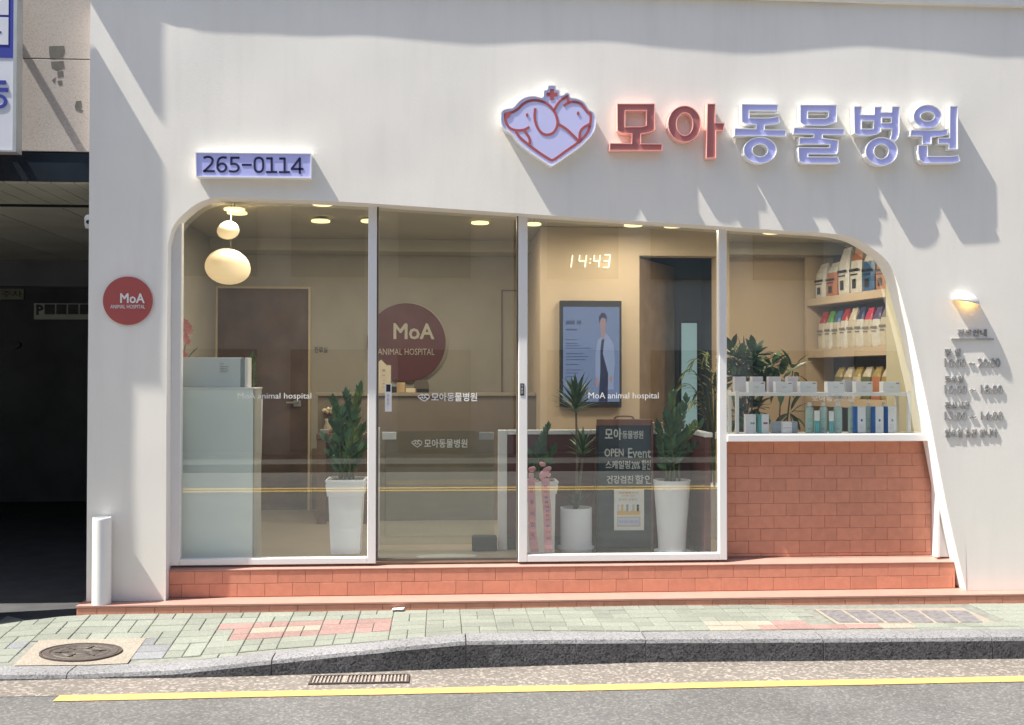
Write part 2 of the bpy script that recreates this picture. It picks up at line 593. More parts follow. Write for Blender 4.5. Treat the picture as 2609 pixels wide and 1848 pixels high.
def smooth_line(pts, n=5, closed=False):
    out = []
    m = len(pts)
    rng = range(m) if closed else range(m - 1)
    for i in rng:
        if closed:
            p = [Vector(pts[(i + k) % m]) for k in (-1, 0, 1, 2)]
        else:
            p = [Vector(pts[max(0, i - 1)]), Vector(pts[i]), Vector(pts[i + 1]), Vector(pts[min(m - 1, i + 2)])]
        for j in range(n):
            t = j / n
            q = 0.5 * ((2 * p[1]) + (-p[0] + p[2]) * t + (2 * p[0] - 5 * p[1] + 4 * p[2] - p[3]) * t * t
                       + (-p[0] + 3 * p[1] - 3 * p[2] + p[3]) * t ** 3)
            out.append(tuple(q))
    if not closed:
        out.append(tuple(pts[-1]))
    return out


def ribbon(pts, w, taper=False):
    """outline of a stroke of width w along 2-D points"""
    L_, R_ = [], []
    n = len(pts)
    for i in range(n):
        a, b = Vector(pts[max(0, i - 1)]), Vector(pts[min(n - 1, i + 1)])
        d = (b - a).normalized()
        nn = Vector((-d.y, d.x)) * w / 2
        p = Vector(pts[i])
        L_.append(tuple(p + nn))
        R_.append(tuple(p - nn))
    d0 = (Vector(pts[0]) - Vector(pts[1])).normalized() * w * 0.45
    d1 = (Vector(pts[-1]) - Vector(pts[-2])).normalized() * w * 0.45
    return L_ + [tuple(Vector(pts[-1]) + d1)] + R_[::-1] + [tuple(Vector(pts[0]) + d0)]


def ellipse(cx, cy, rx, ry, n=28):
    return [(cx + rx * math.cos(2 * math.pi * k / n), cy + ry * math.sin(2 * math.pi * k / n)) for k in range(n)]


# flat text, shape taken from Blender's own built-in font
_tc = {}


def text_shape(s):
    if s in _tc:
        return _tc[s]
    cu = bpy.data.curves.new('t', 'FONT')
    cu.body = s
    cu.resolution_u = 2
    cu.extrude = 0.5
    o = bpy.data.objects.new('t', cu)
    C.objects.link(o)
    dg = bpy.context.evaluated_depsgraph_get()
    me = bpy.data.meshes.new_from_object(o.evaluated_get(dg))
    v = [p.co.copy() for p in me.vertices]
    f = [tuple(p.vertices) for p in me.polygons]
    bpy.data.objects.remove(o)
    bpy.data.curves.remove(cu)
    bpy.data.meshes.remove(me)
    lo = (min(p.x for p in v), min(p.y for p in v))
    hi = (max(p.x for p in v), max(p.y for p in v))
    _tc[s] = (v, f, lo, hi)
    return _tc[s]


def text(s, x0, x1, y0, y1, Y, thick, m, parent, name='lettering', kind=None, bold=0.0):
    """text fitted to photograph pixels x0..x1, y0(top)..y1(bottom) on the plane Y, front face at Y"""
    v, f, lo, hi = text_shape(s)
    a, b = P(x0, y1, Y), P(x1, y0, Y)
    return text_at(s, a.x, b.x, a.z, b.z, Y, thick, m, parent, name, bold)


def text_at(s, xa, xb, za, zb, Y, thick, m, parent, name='lettering', bold=0.0):
    v, f, lo, hi = text_shape(s)
    out = []
    for p in v:
        out.append(Vector((xa + (p.x - lo[0]) / (hi[0] - lo[0]) * (xb - xa), Y + (0.5 - p.z) * thick,
                           za + (p.y - lo[1]) / max(1e-6, hi[1] - lo[1]) * (zb - za))))
    ff = list(f)
    if bold:
        n = len(out)
        out += [p + Vector((bold, 0.0004, 0)) for p in out]
        ff += [tuple(i + n for i in q) for q in f]
        out += [p + Vector((0, 0.0008, bold)) for p in out[:n]]
        ff += [tuple(i + 2 * n for i in q) for q in f]
    return link_mesh(name, out, ff, m, parent)


# ================================================================== ground and road
ROAD, FLOOR = -0.42, 0.0
YF = -0.15            # front of the rendered wall
gd = MB()
gd.box(-120, 120, -150, 60, -0.62, -0.50)
build(gd, 'ground', apron_m, kind='structure')
rd = MB()
n_ = 60
for i in range(n_):
    xa, xb = -40 + 80 * i / n_, -40 + 80 * (i + 1) / n_
    rd.quad((xa, -12.1, ROAD), (xb, -12.1, ROAD), (xb, -1.0, ROAD), (xa, -1.0, ROAD))
build(rd, 'road', asphalt_m, kind='structure')
# yellow edge line, along the measured run
yl0, yl1 = G(143, 1781, ROAD), G(2609, 1731, ROAD)
yd = (yl1 - yl0).normalized()
yn = Vector((-yd.y, yd.x, 0))
yw = 0.055
mb = MB()
N = 60
far = yl1 + yd * 12
pr = None
for i in range(N + 1):
    p = yl0.lerp(far, i / N)
    j0, j1 = random.uniform(-.004, .004), random.uniform(-.004, .004)
    a, b = p - yn * (yw + j0), p + yn * (yw + j1)
    a.z = b.z = ROAD + 0.004
    if pr:
        mb.quad(pr[0], a, b, pr[1])
    pr = (a, b)
build(mb, 'edge_line', yellow_m, kind='structure')
mb = MB()
for k in (-0.19, 0.19):
    mb.quad((-40, -9.0 + k - .10, ROAD + .004), (40, -9.0 + k - .10, ROAD + .004), (40, -9.0 + k + .10, ROAD + .004), (-40, -9.0 + k + .10, ROAD + .004))
build(mb, 'centre_line', mat('centre_line_paint', (0.66, 0.44, 0.13), 0.7, 0.08, 10), kind='structure')

# kerb line
def interp(tab, x):
    if x <= tab[0][0]:
        return tab[0][1]
    for (a, va), (b, vb) in zip(tab, tab[1:]):
        if x <= b:
            t = (x - a) / (b - a)
            return va + (vb - va) * t
    return tab[-1][1]


# foot of the kerb, and the top of its face, as measured along the photograph
KB = [(s_, y_) for s_, y_ in ((-300, 1740), (0, 1736), (202, 1731), (442, 1729), (701, 1723), (1186, 1704), (1657, 1689), (2125, 1685), (2577, 1680), (3000, 1674))]
KT = [(-300, 1722), (0, 1718), (202, 1716), (442, 1706), (701, 1679), (1000, 1648), (1186, 1631), (1400, 1628), (1657, 1627), (2125, 1625), (2577, 1621), (3000, 1617)]
KYT = [(G(s_, y_, ROAD).x, G(s_, y_, ROAD).y) for s_, y_ in KB]


def kerb_y(x):
    return interp(KYT, x)


HP = []
for s_, y_ in KT:
    gx_ = G(s_, interp(KB, s_), ROAD).x
    HP.append((gx_, P(s_, y_, kerb_y(gx_) + .004).z))


def kerb_h(x):
    return interp(HP, x)


YB = -0.28             # front of the lower step
KW = 0.17


PBT = [(P(s_, y_, YB).x, P(s_, y_, YB).z) for s_, y_ in ((-60, 1592), (215, 1564), (700, 1558), (1186, 1551), (1657, 1542), (2577, 1536), (3000, 1532))]


def pave_z(x, y):
    """pavement height between the step and the back of the kerb"""
    back = interp(PBT, x)
    yk = kerb_y(x) + KW
    t = max(0.0, min(1.0, (YB - y) / (YB - yk)))
    return back + (kerb_h(x) - back) * t


# gutter strip between kerb and yellow line
mb = MB()
pr = None
for i in range(81):
    x = -8 + 16 * i / 80
    t = (x - yl0.x) / yd.x
    yy = (yl0 + yd * t).y + 0.05
    a, b = Vector((x, yy, ROAD + .002)), Vector((x, kerb_y(x) + 0.01, ROAD + .002))
    if pr:
        mb.quad(pr[0], a, b, pr[1])
    pr = (a, b)
build(mb, 'gutter', gutter_m, kind='structure')

kerb = MB()
pr = None
for i in range(61):
    x = -9 + 20 * i / 60
    yk = kerb_y(x)
    z = kerb_h(x) - 0.012
    q = [Vector((x, yk + .012, -.5)), Vector((x, yk + .012, z)), Vector((x, yk + KW - .01, z)), Vector((x, yk + KW - .01, -.5))]
    if pr:
        for k in range(3):
            kerb.quad(pr[k], q[k], q[k + 1], pr[k + 1])
    pr = q
kerb_o = build(kerb, 'kerb', granite_m, kind='structure')
js = [-790, -290, 202, 702, 1187, 1657, 2125, 2577, 3030]
jx = [G(s, 1705, ROAD).x for s in js]
for a, b in zip(jx, jx[1:]):
    mb = MB()
    NS = 14
    rings = []
    for i in range(NS + 1):
        x = a + 0.004 + (b - a - 0.008) * i / NS
        yk, z = kerb_y(x), kerb_h(x)
        c = 0.022
        z0 = ROAD - 0.03
        prof = [(yk, z0), (yk + .002, z - c * 1.3), (yk + c * .5, z - c * .35), (yk + c * 1.5, z), (yk + KW, z), (yk + KW, z0)]
        rings.append([Vector((x, y + random.uniform(-.0012, .0012), zz + random.uniform(-.0012, .0012))) for y, zz in prof])
    base = []
    for r_ in rings:
        base.append(len(mb.v))
        mb.v += r_
    for p, q in zip(base, base[1:]):
        for k in range(5):
            mb.f.append((p + k, q + k, q + k + 1, p + k + 1))
    mb.f.append(tuple(base[0] + k for k in range(6)))
    mb.f.append(tuple(base[-1] + k for k in reversed(range(6))))
    o_ = build(mb, 'kerb_stone', [granite_m, kerbface_m], kerb_o)
    for i in range(NS):
        o_.data.polygons[i * 5].material_index = 1

# pavement bed
mb = MB()
pr = None
for i in range(81):
    x = -9 + 20 * i / 80
    ys = [YB + .3 if x < -2.95 else YB + 0.02] + [YB + (kerb_y(x) + KW - YB) * k / 4 for k in range(5)]
    q = [Vector((x, y, pave_z(x, y) - 0.007)) for y in ys]
    if pr:
        for k in range(5):
            mb.quad(pr[k + 1], q[k + 1], q[k], pr[k])
    pr = q
pave_o = build(mb, 'pavement', sand_m, kind='structure')

# manhole and collar zones (photograph pixels -> ground)
mh_z = pave_z(-2.9, -0.95) + 0.002
mhc = G(206, 1667, mh_z)
mh_r = (G(308, 1667, mh_z).x - G(103, 1667, mh_z).x) / 2
grate_c = [G(2085, 1551, -0.262), G(2472, 1551, -0.262), G(2512, 1579, -0.262), G(2135, 1580, -0.262)]
GX0, GX1 = min(p.x for p in grate_c), max(p.x for p in grate_c)
GY0, GY1 = min(p.y for p in grate_c), max(p.y for p in grate_c)
cells = []
CS = 0.222
red0, red1 = G(570, 1610, -0.28).x, G(972, 1610, -0.28).x
cr0, cr1 = G(672, 1610, -0.28).x, G(842, 1610, -0.28).x
rr0, rr1 = G(1935, 1592, -0.27).x, G(2235, 1592, -0.27).x
bricks = []
ix = 0
x = -5.2
col_i = 0
while x < 4.6:
    for r in range(4):
        y1 = YB - 0.012 - CS * r
        for h in range(2):
            ya, yb = y1 - CS / 2 * (h + 1), y1 - CS / 2 * h
            ymid = (ya + yb) / 2
            if ymid < kerb_y(x) + KW + 0.02:
                continue
            ya = max(ya, kerb_y(x) + KW + 0.006)
            if (col_i + r + h) % 2:
                segs = [(x, x + CS / 2), (x + CS / 2, x + CS)]
            else:
                segs = [(x, x + CS)]
            for xa, xb in segs:
                bricks.append((xa, xb, ya, yb, r, h))
    x += CS
    col_i += 1


def paver_mesh(xa, xb, ya, yb):
    g, c = 0.0026, 0.0035
    j = random.uniform(-.0015, .0015)
    xa, xb, ya, yb = xa + g, xb - g, ya + g, yb - g
    top = [Vector((px, py, pave_z(px, py) + j)) for px, py in ((xa + c, ya + c), (xb - c, ya + c), (xb - c, yb - c), (xa + c, yb - c))]
    rim = [Vector((px, py, pave_z(px, py) + j - c)) for px, py in ((xa, ya), (xb, ya), (xb, yb), (xa, yb))]
    bot = [v - Vector((0, 0, .03)) for v in rim]
    vs = top + rim + bot
    fs = [(0, 1, 2, 3)]
    for k in range(4):
        fs.append((4 + k, 4 + (k + 1) % 4, (k + 1) % 4, k))
        fs.append((8 + k, 8 + (k + 1) % 4, 4 + (k + 1) % 4, 4 + k))
    return vs, fs


MHY = 0.56
cy0, cy1 = mhc.y - mh_r * .78, mhc.y + mh_r * .74
cx0, cx1 = mhc.x - mh_r * 1.35, mhc.x + mh_r * 1.35


def pcol(xm, ym):
    if cx0 - .13 < xm < cx1 + .13 and ym < cy1 + .06:
        return paveb_m
    if red0 < xm < red1 and YB - CS * 1.0 > ym > YB - CS * 2.7:
        if cr0 < xm < cr1 and YB - CS * 1.4 > ym > YB - CS * 2.15:
            return pavec_m
        return paver_m
    if rr0 < xm < rr1 and ym < YB - CS * 2.0:
        return paver_m
    if (rr0 - .3 < xm < rr1 + .25) and ym < YB - CS * 2.0:
        return pavec_m
    return paveg_m


cand, rest = [], {}
for (xa, xb, ya, yb, r, h) in bricks:
    xm, ym = (xa + xb) / 2, (ya + yb) / 2
    if cx0 + .04 < xb and xa < cx1 - .04 and ya < cy1 - .03:
        continue
    if GX0 - .02 < xb and xa < GX1 and yb > GY0 - 0.0:
        if yb > GY0 + 0.03:
            continue
    cand.append((abs(xm - 0.0) + (0 if -4.2 < xm < 3.9 else 50) + (0.8 if xm > 1.6 else 0), xa, xb, ya, yb))
cand.sort()
for i, (_, xa, xb, ya, yb) in enumerate(cand):
    m = pcol((xa + xb) / 2, (ya + yb) / 2)
    vs, fs = paver_mesh(xa, xb, ya, yb)
    if i < 298:
        link_mesh('paving_block', vs, fs, m, pave_o)
    else:
        q = rest.setdefault(m.name, (m, MB()))
        n = len(q[1].v)
        q[1].v += vs
        q[1].f += [tuple(n + k for k in f) for f in fs]
for m, q in rest.values():
    build(q, 'paving_blocks', m, pave_o, kind='stuff')
# collar
mb = MB()
NXc, NYc = 16, 8
gr = [[None] * (NYc + 1) for _ in range(NXc + 1)]
for i in range(NXc + 1):
    for j in range(NYc + 1):
        px_ = cx0 + (cx1 - cx0) * i / NXc
        py_ = cy0 - .04 + (cy1 + .08 - cy0) * j / NYc
        py_ = max(py_, kerb_y(px_) + KW + .004)
        gr[i][j] = Vector((px_, py_, pave_z(px_, py_) + .002))
for i in range(NXc):
    for j in range(NYc):
        mb.quad(gr[i][j], gr[i + 1][j], gr[i + 1][j + 1], gr[i][j + 1])
build(mb, 'manhole_collar', collar_m, pave_o)

# manhole cover
mh = thing('manhole_cover', 'round rusty iron manhole cover in a beige concrete collar', 'manhole cover', (mhc.x, mhc.y, mh_z))


def tilt(x, y):
    return pave_z(x, y) + 0.0065


mb = MB()
NA = 48
prof = [(0.0, .004), (.18, .004), (.20, .001), (.24, .001), (.26, .004), (.44, .004), (.46, .001), (.50, .001), (.52, .004), (.68, .004), (.70, .001), (.74, .001), (.76, .005), (.90, .005), (.92, .001), (.95, .001), (.96, .006), (1.0, .006), (1.0, -.01)]
rings = []
for rr, hh in prof:
    rings.append(len(mb.v))
    for k in range(NA):
        a = 2 * math.pi * k / NA
        px, py = mhc.x + mh_r * rr * math.cos(a), mhc.y + mh_r * rr * MHY * math.sin(a)
        mb.v.append(Vector((px, py, tilt(px, py) + hh)))
for a, b in zip(rings, rings[1:]):
    for k in range(NA):
        mb.f.append((a + k, b + k, b + (k + 1) % NA, a + (k + 1) % NA))
build(mb, 'cover_plate', iron_m, mh)
for k in range(6):
    a = math.pi * k / 3 + .2
    mb = MB()
    ca, sa = math.cos(a), math.sin(a)
    pts = []
    for rr, ww in ((.28, -.02), (.62, -.03), (.62, .03), (.28, .02)):
        px = mhc.x + mh_r * (rr * ca - ww * sa)
        py = mhc.y + mh_r * MHY * (rr * sa + ww * ca)
        pts.append(Vector((px, py, tilt(px, py) + .009)))
    mb.quad(*pts)
    for i in range(4):
        p, q = pts[i], pts[(i + 1) % 4]
        mb.quad(p, q, q - Vector((0, 0, .008)), p - Vector((0, 0, .008)))
    build(mb, 'raised_bar', iron_m, mh)

# road drain in the gutter
a, b = G(785, 1747, ROAD), G(1041, 1747, ROAD)
c = G(920, 1724, ROAD)
dr = thing('road_drain', 'rusty iron drain grating set in the gutter beside the yellow line', 'drain grating', ((a.x + b.x) / 2, c.y, ROAD))
mb = MB()
mb.box(a.x, b.x, a.y, c.y, ROAD + .0025, ROAD + .004)
build(mb, 'pit', mat('pit_dirt', (.07, .06, .055), .9), dr)
mb = MB()
z0, z1 = ROAD + .004, ROAD + .012
mb.box(a.x, b.x, a.y, a.y + .012, z0, z1)
mb.box(a.x, b.x, c.y - .012, c.y, z0, z1)
for xx in (a.x, b.x - .012):
    mb.box(xx, xx + .012, a.y + .012, c.y - .012, z0, z1)
build(mb, 'frame', iron_m, dr)
nb = 26
rust_m = mat('rusted_bar', (0.30, 0.25, 0.22), .8, .3, 40)
for i in range(nb):
    xx = a.x + .016 + (b.x - a.x - .04) * i / (nb - 1)
    thick = i in (8, 17)
    mb = MB()
    mb.box(xx, xx + (.022 if thick else .009), a.y + .013, c.y - .013, z0, z1 - .002)
    build(mb, 'bar', collar_m if thick else rust_m, dr)

# pavement grating on the right
gt = thing('pavement_grating', 'dark slotted grating plates in the pavement before the right wall', 'grating', ((GX0 + GX1) / 2, (GY0 + GY1) / 2, -.27))
plate_m = mat('grating_plate', (0.165, 0.16, 0.165), .7, .3, 30, .001, 120)
for i in range(6):
    t0, t1 = i / 6 + .006, (i + 1) / 6 - .022
    A, B, Cc, Dd = grate_c[3], grate_c[2], grate_c[1], grate_c[0]
    q = [A.lerp(B, t0), A.lerp(B, t1), Dd.lerp(Cc, t1), Dd.lerp(Cc, t0)]
    q = [Vector((p.x, p.y, pave_z(p.x, p.y) + .0015)) for p in q]
    mb = MB()
    mb.quad(*q)
    for k in range(4):
        p, s_ = q[k], q[(k + 1) % 4]
        mb.quad(p, s_, s_ - Vector((0, 0, .02)), p - Vector((0, 0, .02)))
    build(mb, 'grating_plate', plate_m, gt)
mb = MB()
mb.quad(*[Vector((px, py, pave_z(px, py) - .002)) for px, py in ((GX0 - .02, GY0), (GX1 + .0, GY0), (GX1, GY1 + .04), (GX0 - .02, GY1 + .04))])
build(mb, 'grating_bed', collar_m, gt)

# small litter
lt = G(1012, 1553, -.262)
mb = MB()
mb.quad((lt.x - .035, lt.y - .03, -.258), (lt.x + .04, lt.y - .035, -.254), (lt.x + .05, lt.y + .01, -.250), (lt.x - .03, lt.y + .015, -.256))
mb.quad((lt.x - .035, lt.y - .03, -.261), (lt.x - .03, lt.y + .015, -.261), (lt.x + .05, lt.y + .01, -.259), (lt.x + .04, lt.y - .035, -.260))
tag(build(mb, 'paper_scrap', print_m), 'small white paper scrap at the foot of the step', 'litter')

# ================================================================== clinic building
XL = P(225, 800, YF).x
XR = 6.2
bld = thing('clinic_building', 'white rendered clinic front with a wide arched shop window', 'building', (0, 1.5, -.22))
OUT = [(431, 640), (431, 623), (440, 585), (455, 560), (478, 537), (504, 518), (540, 506), (591, 503.5), (867, 514), (1130, 531), (1429, 551),
       (1662, 566), (1807, 575), (1908, 582), (2017, 589), (2100, 594), (2147, 600), (2184, 611), (2225, 635), (2258, 663),
       (2277, 695), (2291, 735), (2303, 780), (2322, 850), (2340, 930), (2366, 1050), (2416, 1308), (2462, 1530)]
XO0 = P(424, 1150, YF).x
op = [(P(x, y, YF).x, P(x, y, YF).z) for x, y in OUT]
BASE = -0.216
dx0 = XO0 - op[0][0]
op = [(x + dx0 * max(0, 1 - i / 5), z) for i, (x, z) in enumerate(op)]
op[-1] = (op[-1][0], BASE)
op = [op[0]] + smooth_line(op[1:], 4)
op2 = [op[0]]
for p in op[1:]:
    if p[0] > op2[-1][0] + 1e-4:
        op2.append(p)
    else:
        op2.append((op2[-1][0] + 2e-4, p[1]))
op = op2
XO1 = op[-1][0]


def T(x):
    return interp(op, x)


def wave(x, z):
    return 1.1 * (0.0016 * math.sin(1.9 * x + .7 * z + .5) + 0.0011 * math.sin(3.7 * x - 2.3 * z + 1.7 + .8 * math.sin(1.3 * x))
            + 0.0009 * math.sin(2.6 * z + 1.1 * x + 2 * math.sin(.9 * x)) + 0.0006 * math.sin(9.1 * x + 4.3 * z) * math.sin(5.2 * z - 1.3 * x)
            + 0.0004 * math.sin(5.3 * x - 6.1 * z + 1.5 * math.sin(3.1 * z)))


TOP = 5.6


def wall_sheet(x0, x1, nseg, zlo, y_of, flip=False, ztop=TOP, nz=70):
    mb = MB()
    xs = [x0 + (x1 - x0) * i / nseg for i in range(nseg + 1)]
    idx = []
    for x in xs:
        lo = zlo(x)
        col = []
        for k in range(nz + 1):
            z = lo + (ztop - lo) * k / nz
            col.append(len(mb.v))
            mb.v.append(Vector((x, y_of(x, z), z)))
        idx.append(col)
    for a, b in zip(idx, idx[1:]):
        for k in range(nz):
            f = (a[k], b[k], b[k + 1], a[k + 1])
            mb.f.append(f if not flip else f[::-1])
    return mb


mb = wall_sheet(XL, XO0, 12, lambda x: BASE, lambda x, z: YF + wave(x, z))
parts = [mb]
# opening part uses columns at the curve's own points so the edge is exact
xs = sorted(set([p[0] for p in op] + [XO0 + (XO1 - XO0) * i / 150 for i in range(151)]))
mb2 = MB()
idx = []
NZ = 60
for x in xs:
    lo = T(x)
    col = []
    for k in range(NZ + 1):
        z = lo + (TOP - lo) * k / NZ
        col.append(len(mb2.v))
        fade = min(1, k / 4)
        mb2.v.append(Vector((x, YF + wave(x, z) * fade, z)))
    idx.append(col)
for a, b in zip(idx, idx[1:]):
    for k in range(NZ):
        mb2.f.append((a[k], b[k], b[k + 1], a[k + 1]))
mb3 = wall_sheet(XO1, XR, 50, lambda x: BASE, lambda x, z: YF + wave(x, z))
allw = MB()
for q in (mb, mb2, mb3):
    n = len(allw.v)
    allw.v += q.v
    allw.f += [tuple(n + i for i in f) for f in q.f]
build(allw, 'facade_wall', wall_m, bld, smooth=True)
# left end of the wall, back body, roof
mb = MB()
mb.quad((XL, YF + .001, BASE), (XL, 3.6, BASE), (XL, 3.6, TOP), (XL, YF + .001, TOP))
mb.quad((XL + .06, YF + .001, BASE), (XL + .06, 3.6, BASE), (XL + .06, 3.6, TOP), (XL + .06, YF + .01, TOP))
build(mb, 'side_wall', wall_m, bld)
mb = MB()
mb.box(XL + .07, XR, 4.4, 4.5, -.4, 5.6)
mb.box(XR, XR + .1, YF, 4.5, -.4, 5.6)
mb.box(XL, XR + .1, YF - .02, 4.5, 5.6, 5.7)
build(mb, 'upper_storey', wall_m, bld)
# reveal around the opening
mb = MB()
pts = [(XO0, BASE), ] + op
YI = 0.03
pr = None
for (x, z) in pts:
    q = (Vector((x, YF, z)), Vector((x, YI, z)))
    if pr:
        mb.quad(pr[0], q[0], q[1], pr[1])
    pr = q
build(mb, 'window_reveal', reveal_m, bld, smooth=False)
# cornice
cz = P(2290, 7, YF - .04).z
mb = MB()
pr = None
for i in range(61):
    x = XL + (XR - XL) * i / 60
    dy = 0.040 + 0.003 * math.sin(1.5 * x + .6) + 0.0022 * math.sin(3.4 * x + 2) - (0.006 if x < -2 else 0) + .0008 * (x)
    c_ = cz + .004 * math.sin(.9 * x)
    q = [Vector((x, YF, c_)), Vector((x, YF - dy, c_)), Vector((x, YF - dy, c_ + .22)), Vector((x, YF - dy - .03, c_ + .22)), Vector((x, YF - dy - .03, c_ + .27)), Vector((x, YF, c_ + .27))]
    if pr:
        for k in range(5):
            mb.quad(pr[k], q[k], q[k + 1], pr[k + 1])
    pr = q
build(mb, 'cornice', wall_m, bld, smooth=False)

# steps
su = thing('upper_step', 'terracotta tiled entrance step under the shop window', 'step', (0, -.03, BASE))
UX0, UX1 = XO0 + .001, P(2434, 1440, -.065).x
YR = -0.062
mb = MB()
mb.box(UX0, UX1, YR + .006, .5, -.45, -.034)
build(mb, 'step_core', grout_m, su)
mb = MB()
zt = -.026
for (xa, xb) in ((UX0, UX1),):
    mb.quad((xa, YR - .004, zt), (xb, YR - .004, zt), (xb, .04, 0.0), (xa, .04, 0.0))
    mb.quad((xa, .04, 0.0), (xb, .04, 0.0), (xb, .13, .001), (xa, .13, .001))
    mb.quad((xa, YR - .004, zt - .008), (xb, YR - .004, zt - .008), (xb, YR - .004, zt), (xa, YR - .004, zt))
    mb.quad((xa, YR - .004, zt - .008), (xa, YR + .02, zt - .008), (xb, YR + .02, zt - .008), (xb, YR - .004, zt - .008))
build(mb, 'tread', tread_m, su)
TW = 0.1885
g = 0.0016
brick_cache = {}


def brick(xa, xb, za, zb, yf, parent, m=terra_m, depth=.012, name='tile'):
    key = (round(xb - xa, 3), round(zb - za, 3), depth, m.name)
    if key not in brick_cache:
        b = MB()
        b.cbox(0, xb - xa, 0, depth, 0, zb - za, .0022)
        me = bpy.data.meshes.new(name)
        me.from_pydata([tuple(v) for v in b.v], [], b.f)
        me.materials.append(m)
        brick_cache[key] = me
    o = bpy.data.objects.new(name, brick_cache[key])
    C.objects.link(o)
    put(o, parent, (xa, yf + random.uniform(-.0004, .0004), za))
    return o


def brick_field(x0, x1, rows, yf, parent, off, m=terra_m):
    for ri, (za, zb) in enumerate(rows):
        x = x0 - (TW * off[ri % len(off)])
        while x < x1 - .004:
            xa, xb = max(x, x0), min(x + TW, x1)
            if xb - xa > .012:
                brick(xa + g / 2, xb - g / 2, za + g / 2, zb - g / 2, yf, parent, m)
            x += TW


brick_field(UX0, UX1, [(-.0345 - .0885, -.0345), (-.214, -.0345 - .0885)], YR, su, [0.08, 0.55])
sl = thing('lower_step', 'low salmon tiled plinth step along the pavement', 'step', (0, -.2, -.45))
mb = MB()
mb.box(XL - .02, XR, YB + .006, .5, -.45, -.222)
build(mb, 'step_core', grout_m, sl)
mb = MB()
mb.box(XL - .025, XR, YB - .004, YB + .008, -.229, -.2175)
mb.box(XL - .025, XR, YB + .008, -.0, -.226, -.2172)
build(mb, 'tread', tread_m, sl)
brick_field(XL - .02, 4.3, [(-.30, -.2305)], YB, sl, [0.3])

# ---- window frames, panes, bay
YM = -0.035           # front of the mullions


def zt_at(x):
    return T(min(max(x, op[0][0]), op[-1][0])) + .12


def frame_box(mb, x0, x1, z0, z1, y0=YM, y1=.022):
    mb.cbox(x0, x1, y0, y1, z0, z1, .004)


def px(s, Y=YM):
    return P(s, 950, Y).x


# mullion positions (photograph px near mid height)
m1a, m1b = px(434), px(461)
m2a, m2b = px(937), px(959)
m3a, m3b = px(1321), px(1344)
m4a, m4b = px(1832), px(1852)
m5a = P(2373, 1300, .064).x
m5b = m5a + .022


def window_part(name, mb, label=None):
    o = build(mb, name, frame_m, bld)
    if label:
        o['label'] = label
    return o


def pane(x0, x1, z0, parent, Y=0.0, name='pane', zt=None):
    mb = MB()
    n = 24
    pr = None
    for i in range(n + 1):
        x = x0 + (x1 - x0) * i / n
        q = (Vector((x, Y, z0)), Vector((x, Y, zt if zt is not None else max(z0 + .01, zt_at(x)))))
        if pr:
            mb.quad(pr[0], q[0], q[1], pr[1])
        pr = q
    return build(mb, name, glass_m, parent)


z1b = P(600, 1424, YM).z           # bottom of glass, left window
mb = MB()
frame_box(mb, m1a - .05, m1b, 0.0, zt_at(m1b) - .0)
frame_box(mb, m2a, m2b, 0.0, zt_at(m2b))
frame_box(mb, m1b, m2a, 0.0, z1b)
w1 = window_part('left_window', mb, 'white frame of the left window beside the door')
p1 = pane(m1b - .01, m2a + .01, z1b - .01, w1)
mb = MB()
z3b = P(1500, 1413, YM).z
frame_box(mb, m3a, m3b, 0.0, zt_at(m3b))
frame_box(mb, m4a, m4b, 0.0, zt_at(m4b))
frame_box(mb, m3b, m4a, 0.0, z3b)
w3 = window_part('middle_window', mb, 'white frame of the plant window right of the door')
p3 = pane(m3b - .01, m4a + .01, z3b - .01, w3)
# door: slim glass leaf sliding between the mullions
mb = MB()
frame_box(mb, m2b + .002, m2b + .012, .012, zt_at(m2b), -.02, .02)
frame_box(mb, m3a - .012, m3a - .002, .012, zt_at(m3a), -.02, .02)
mb.box(m2b + .012, m3a - .012, -.018, .018, .012, .030)
dleaf = build(mb, 'door', mat('bronze_edge', (.16, .14, .12), .4, metal=.5), bld)
dleaf['label'] = 'sliding glass entrance door'
pane(m2b + .01, m3a - .01, .028, dleaf)
# bay window with tiled panel
zs0, zs1 = P(2100, 1125, YM - .01).z, P(2100, 1107, YM - .01).z
mb = MB()
xr_ = P(2399, 1300, YM).x
frame_box(mb, m4b, P(2371, 1112, YM).x + .05, zs0, zs1, YM - .012, .30)
w4 = window_part('display_window', mb, 'white sill of the display window above the tiles')
mb = MB()
frame_box(mb, m5a, m5b, 0.0, zs0 - .001, YM + .01, .022)
build(mb, 'corner_post', frame_m, bld)
p4 = pane(m4b - .01, P(2420, 1100, 0).x, zs1 - .005, w4)
pb = thing('tiled_panel', 'terracotta tiled panel below the display window', 'tiled panel', ((m4b + m5a) / 2, 0, 0))
mb = MB()
mb.box(m4b, m5a, .072, .12, 0.0, zs0 - .002)
build(mb, 'backing', grout_m, pb)
for xj_ in (m4b - .02, m5a + .002):
    mb = MB()
    mb.box(xj_, xj_ + .018, .023, .12, 0.0, zs0 - .002)
    build(mb, 'side_jamb', frame_m, pb)
rows = []
z = zs0 - .003
while z > 0.012:
    rows.append((max(z - .0905, 0.004), z))
    z -= .0905
brick_field(m4b + .001, m5a - .001, rows, .064, pb, [0.03, 0.55])
# infill behind the slanted wall, to the right of the corner post
mb = MB()
mb.box(m5b, XO1 + .3, -.0, .04, 0.0, 1.05)
build(mb, 'infill', reveal_m, bld)

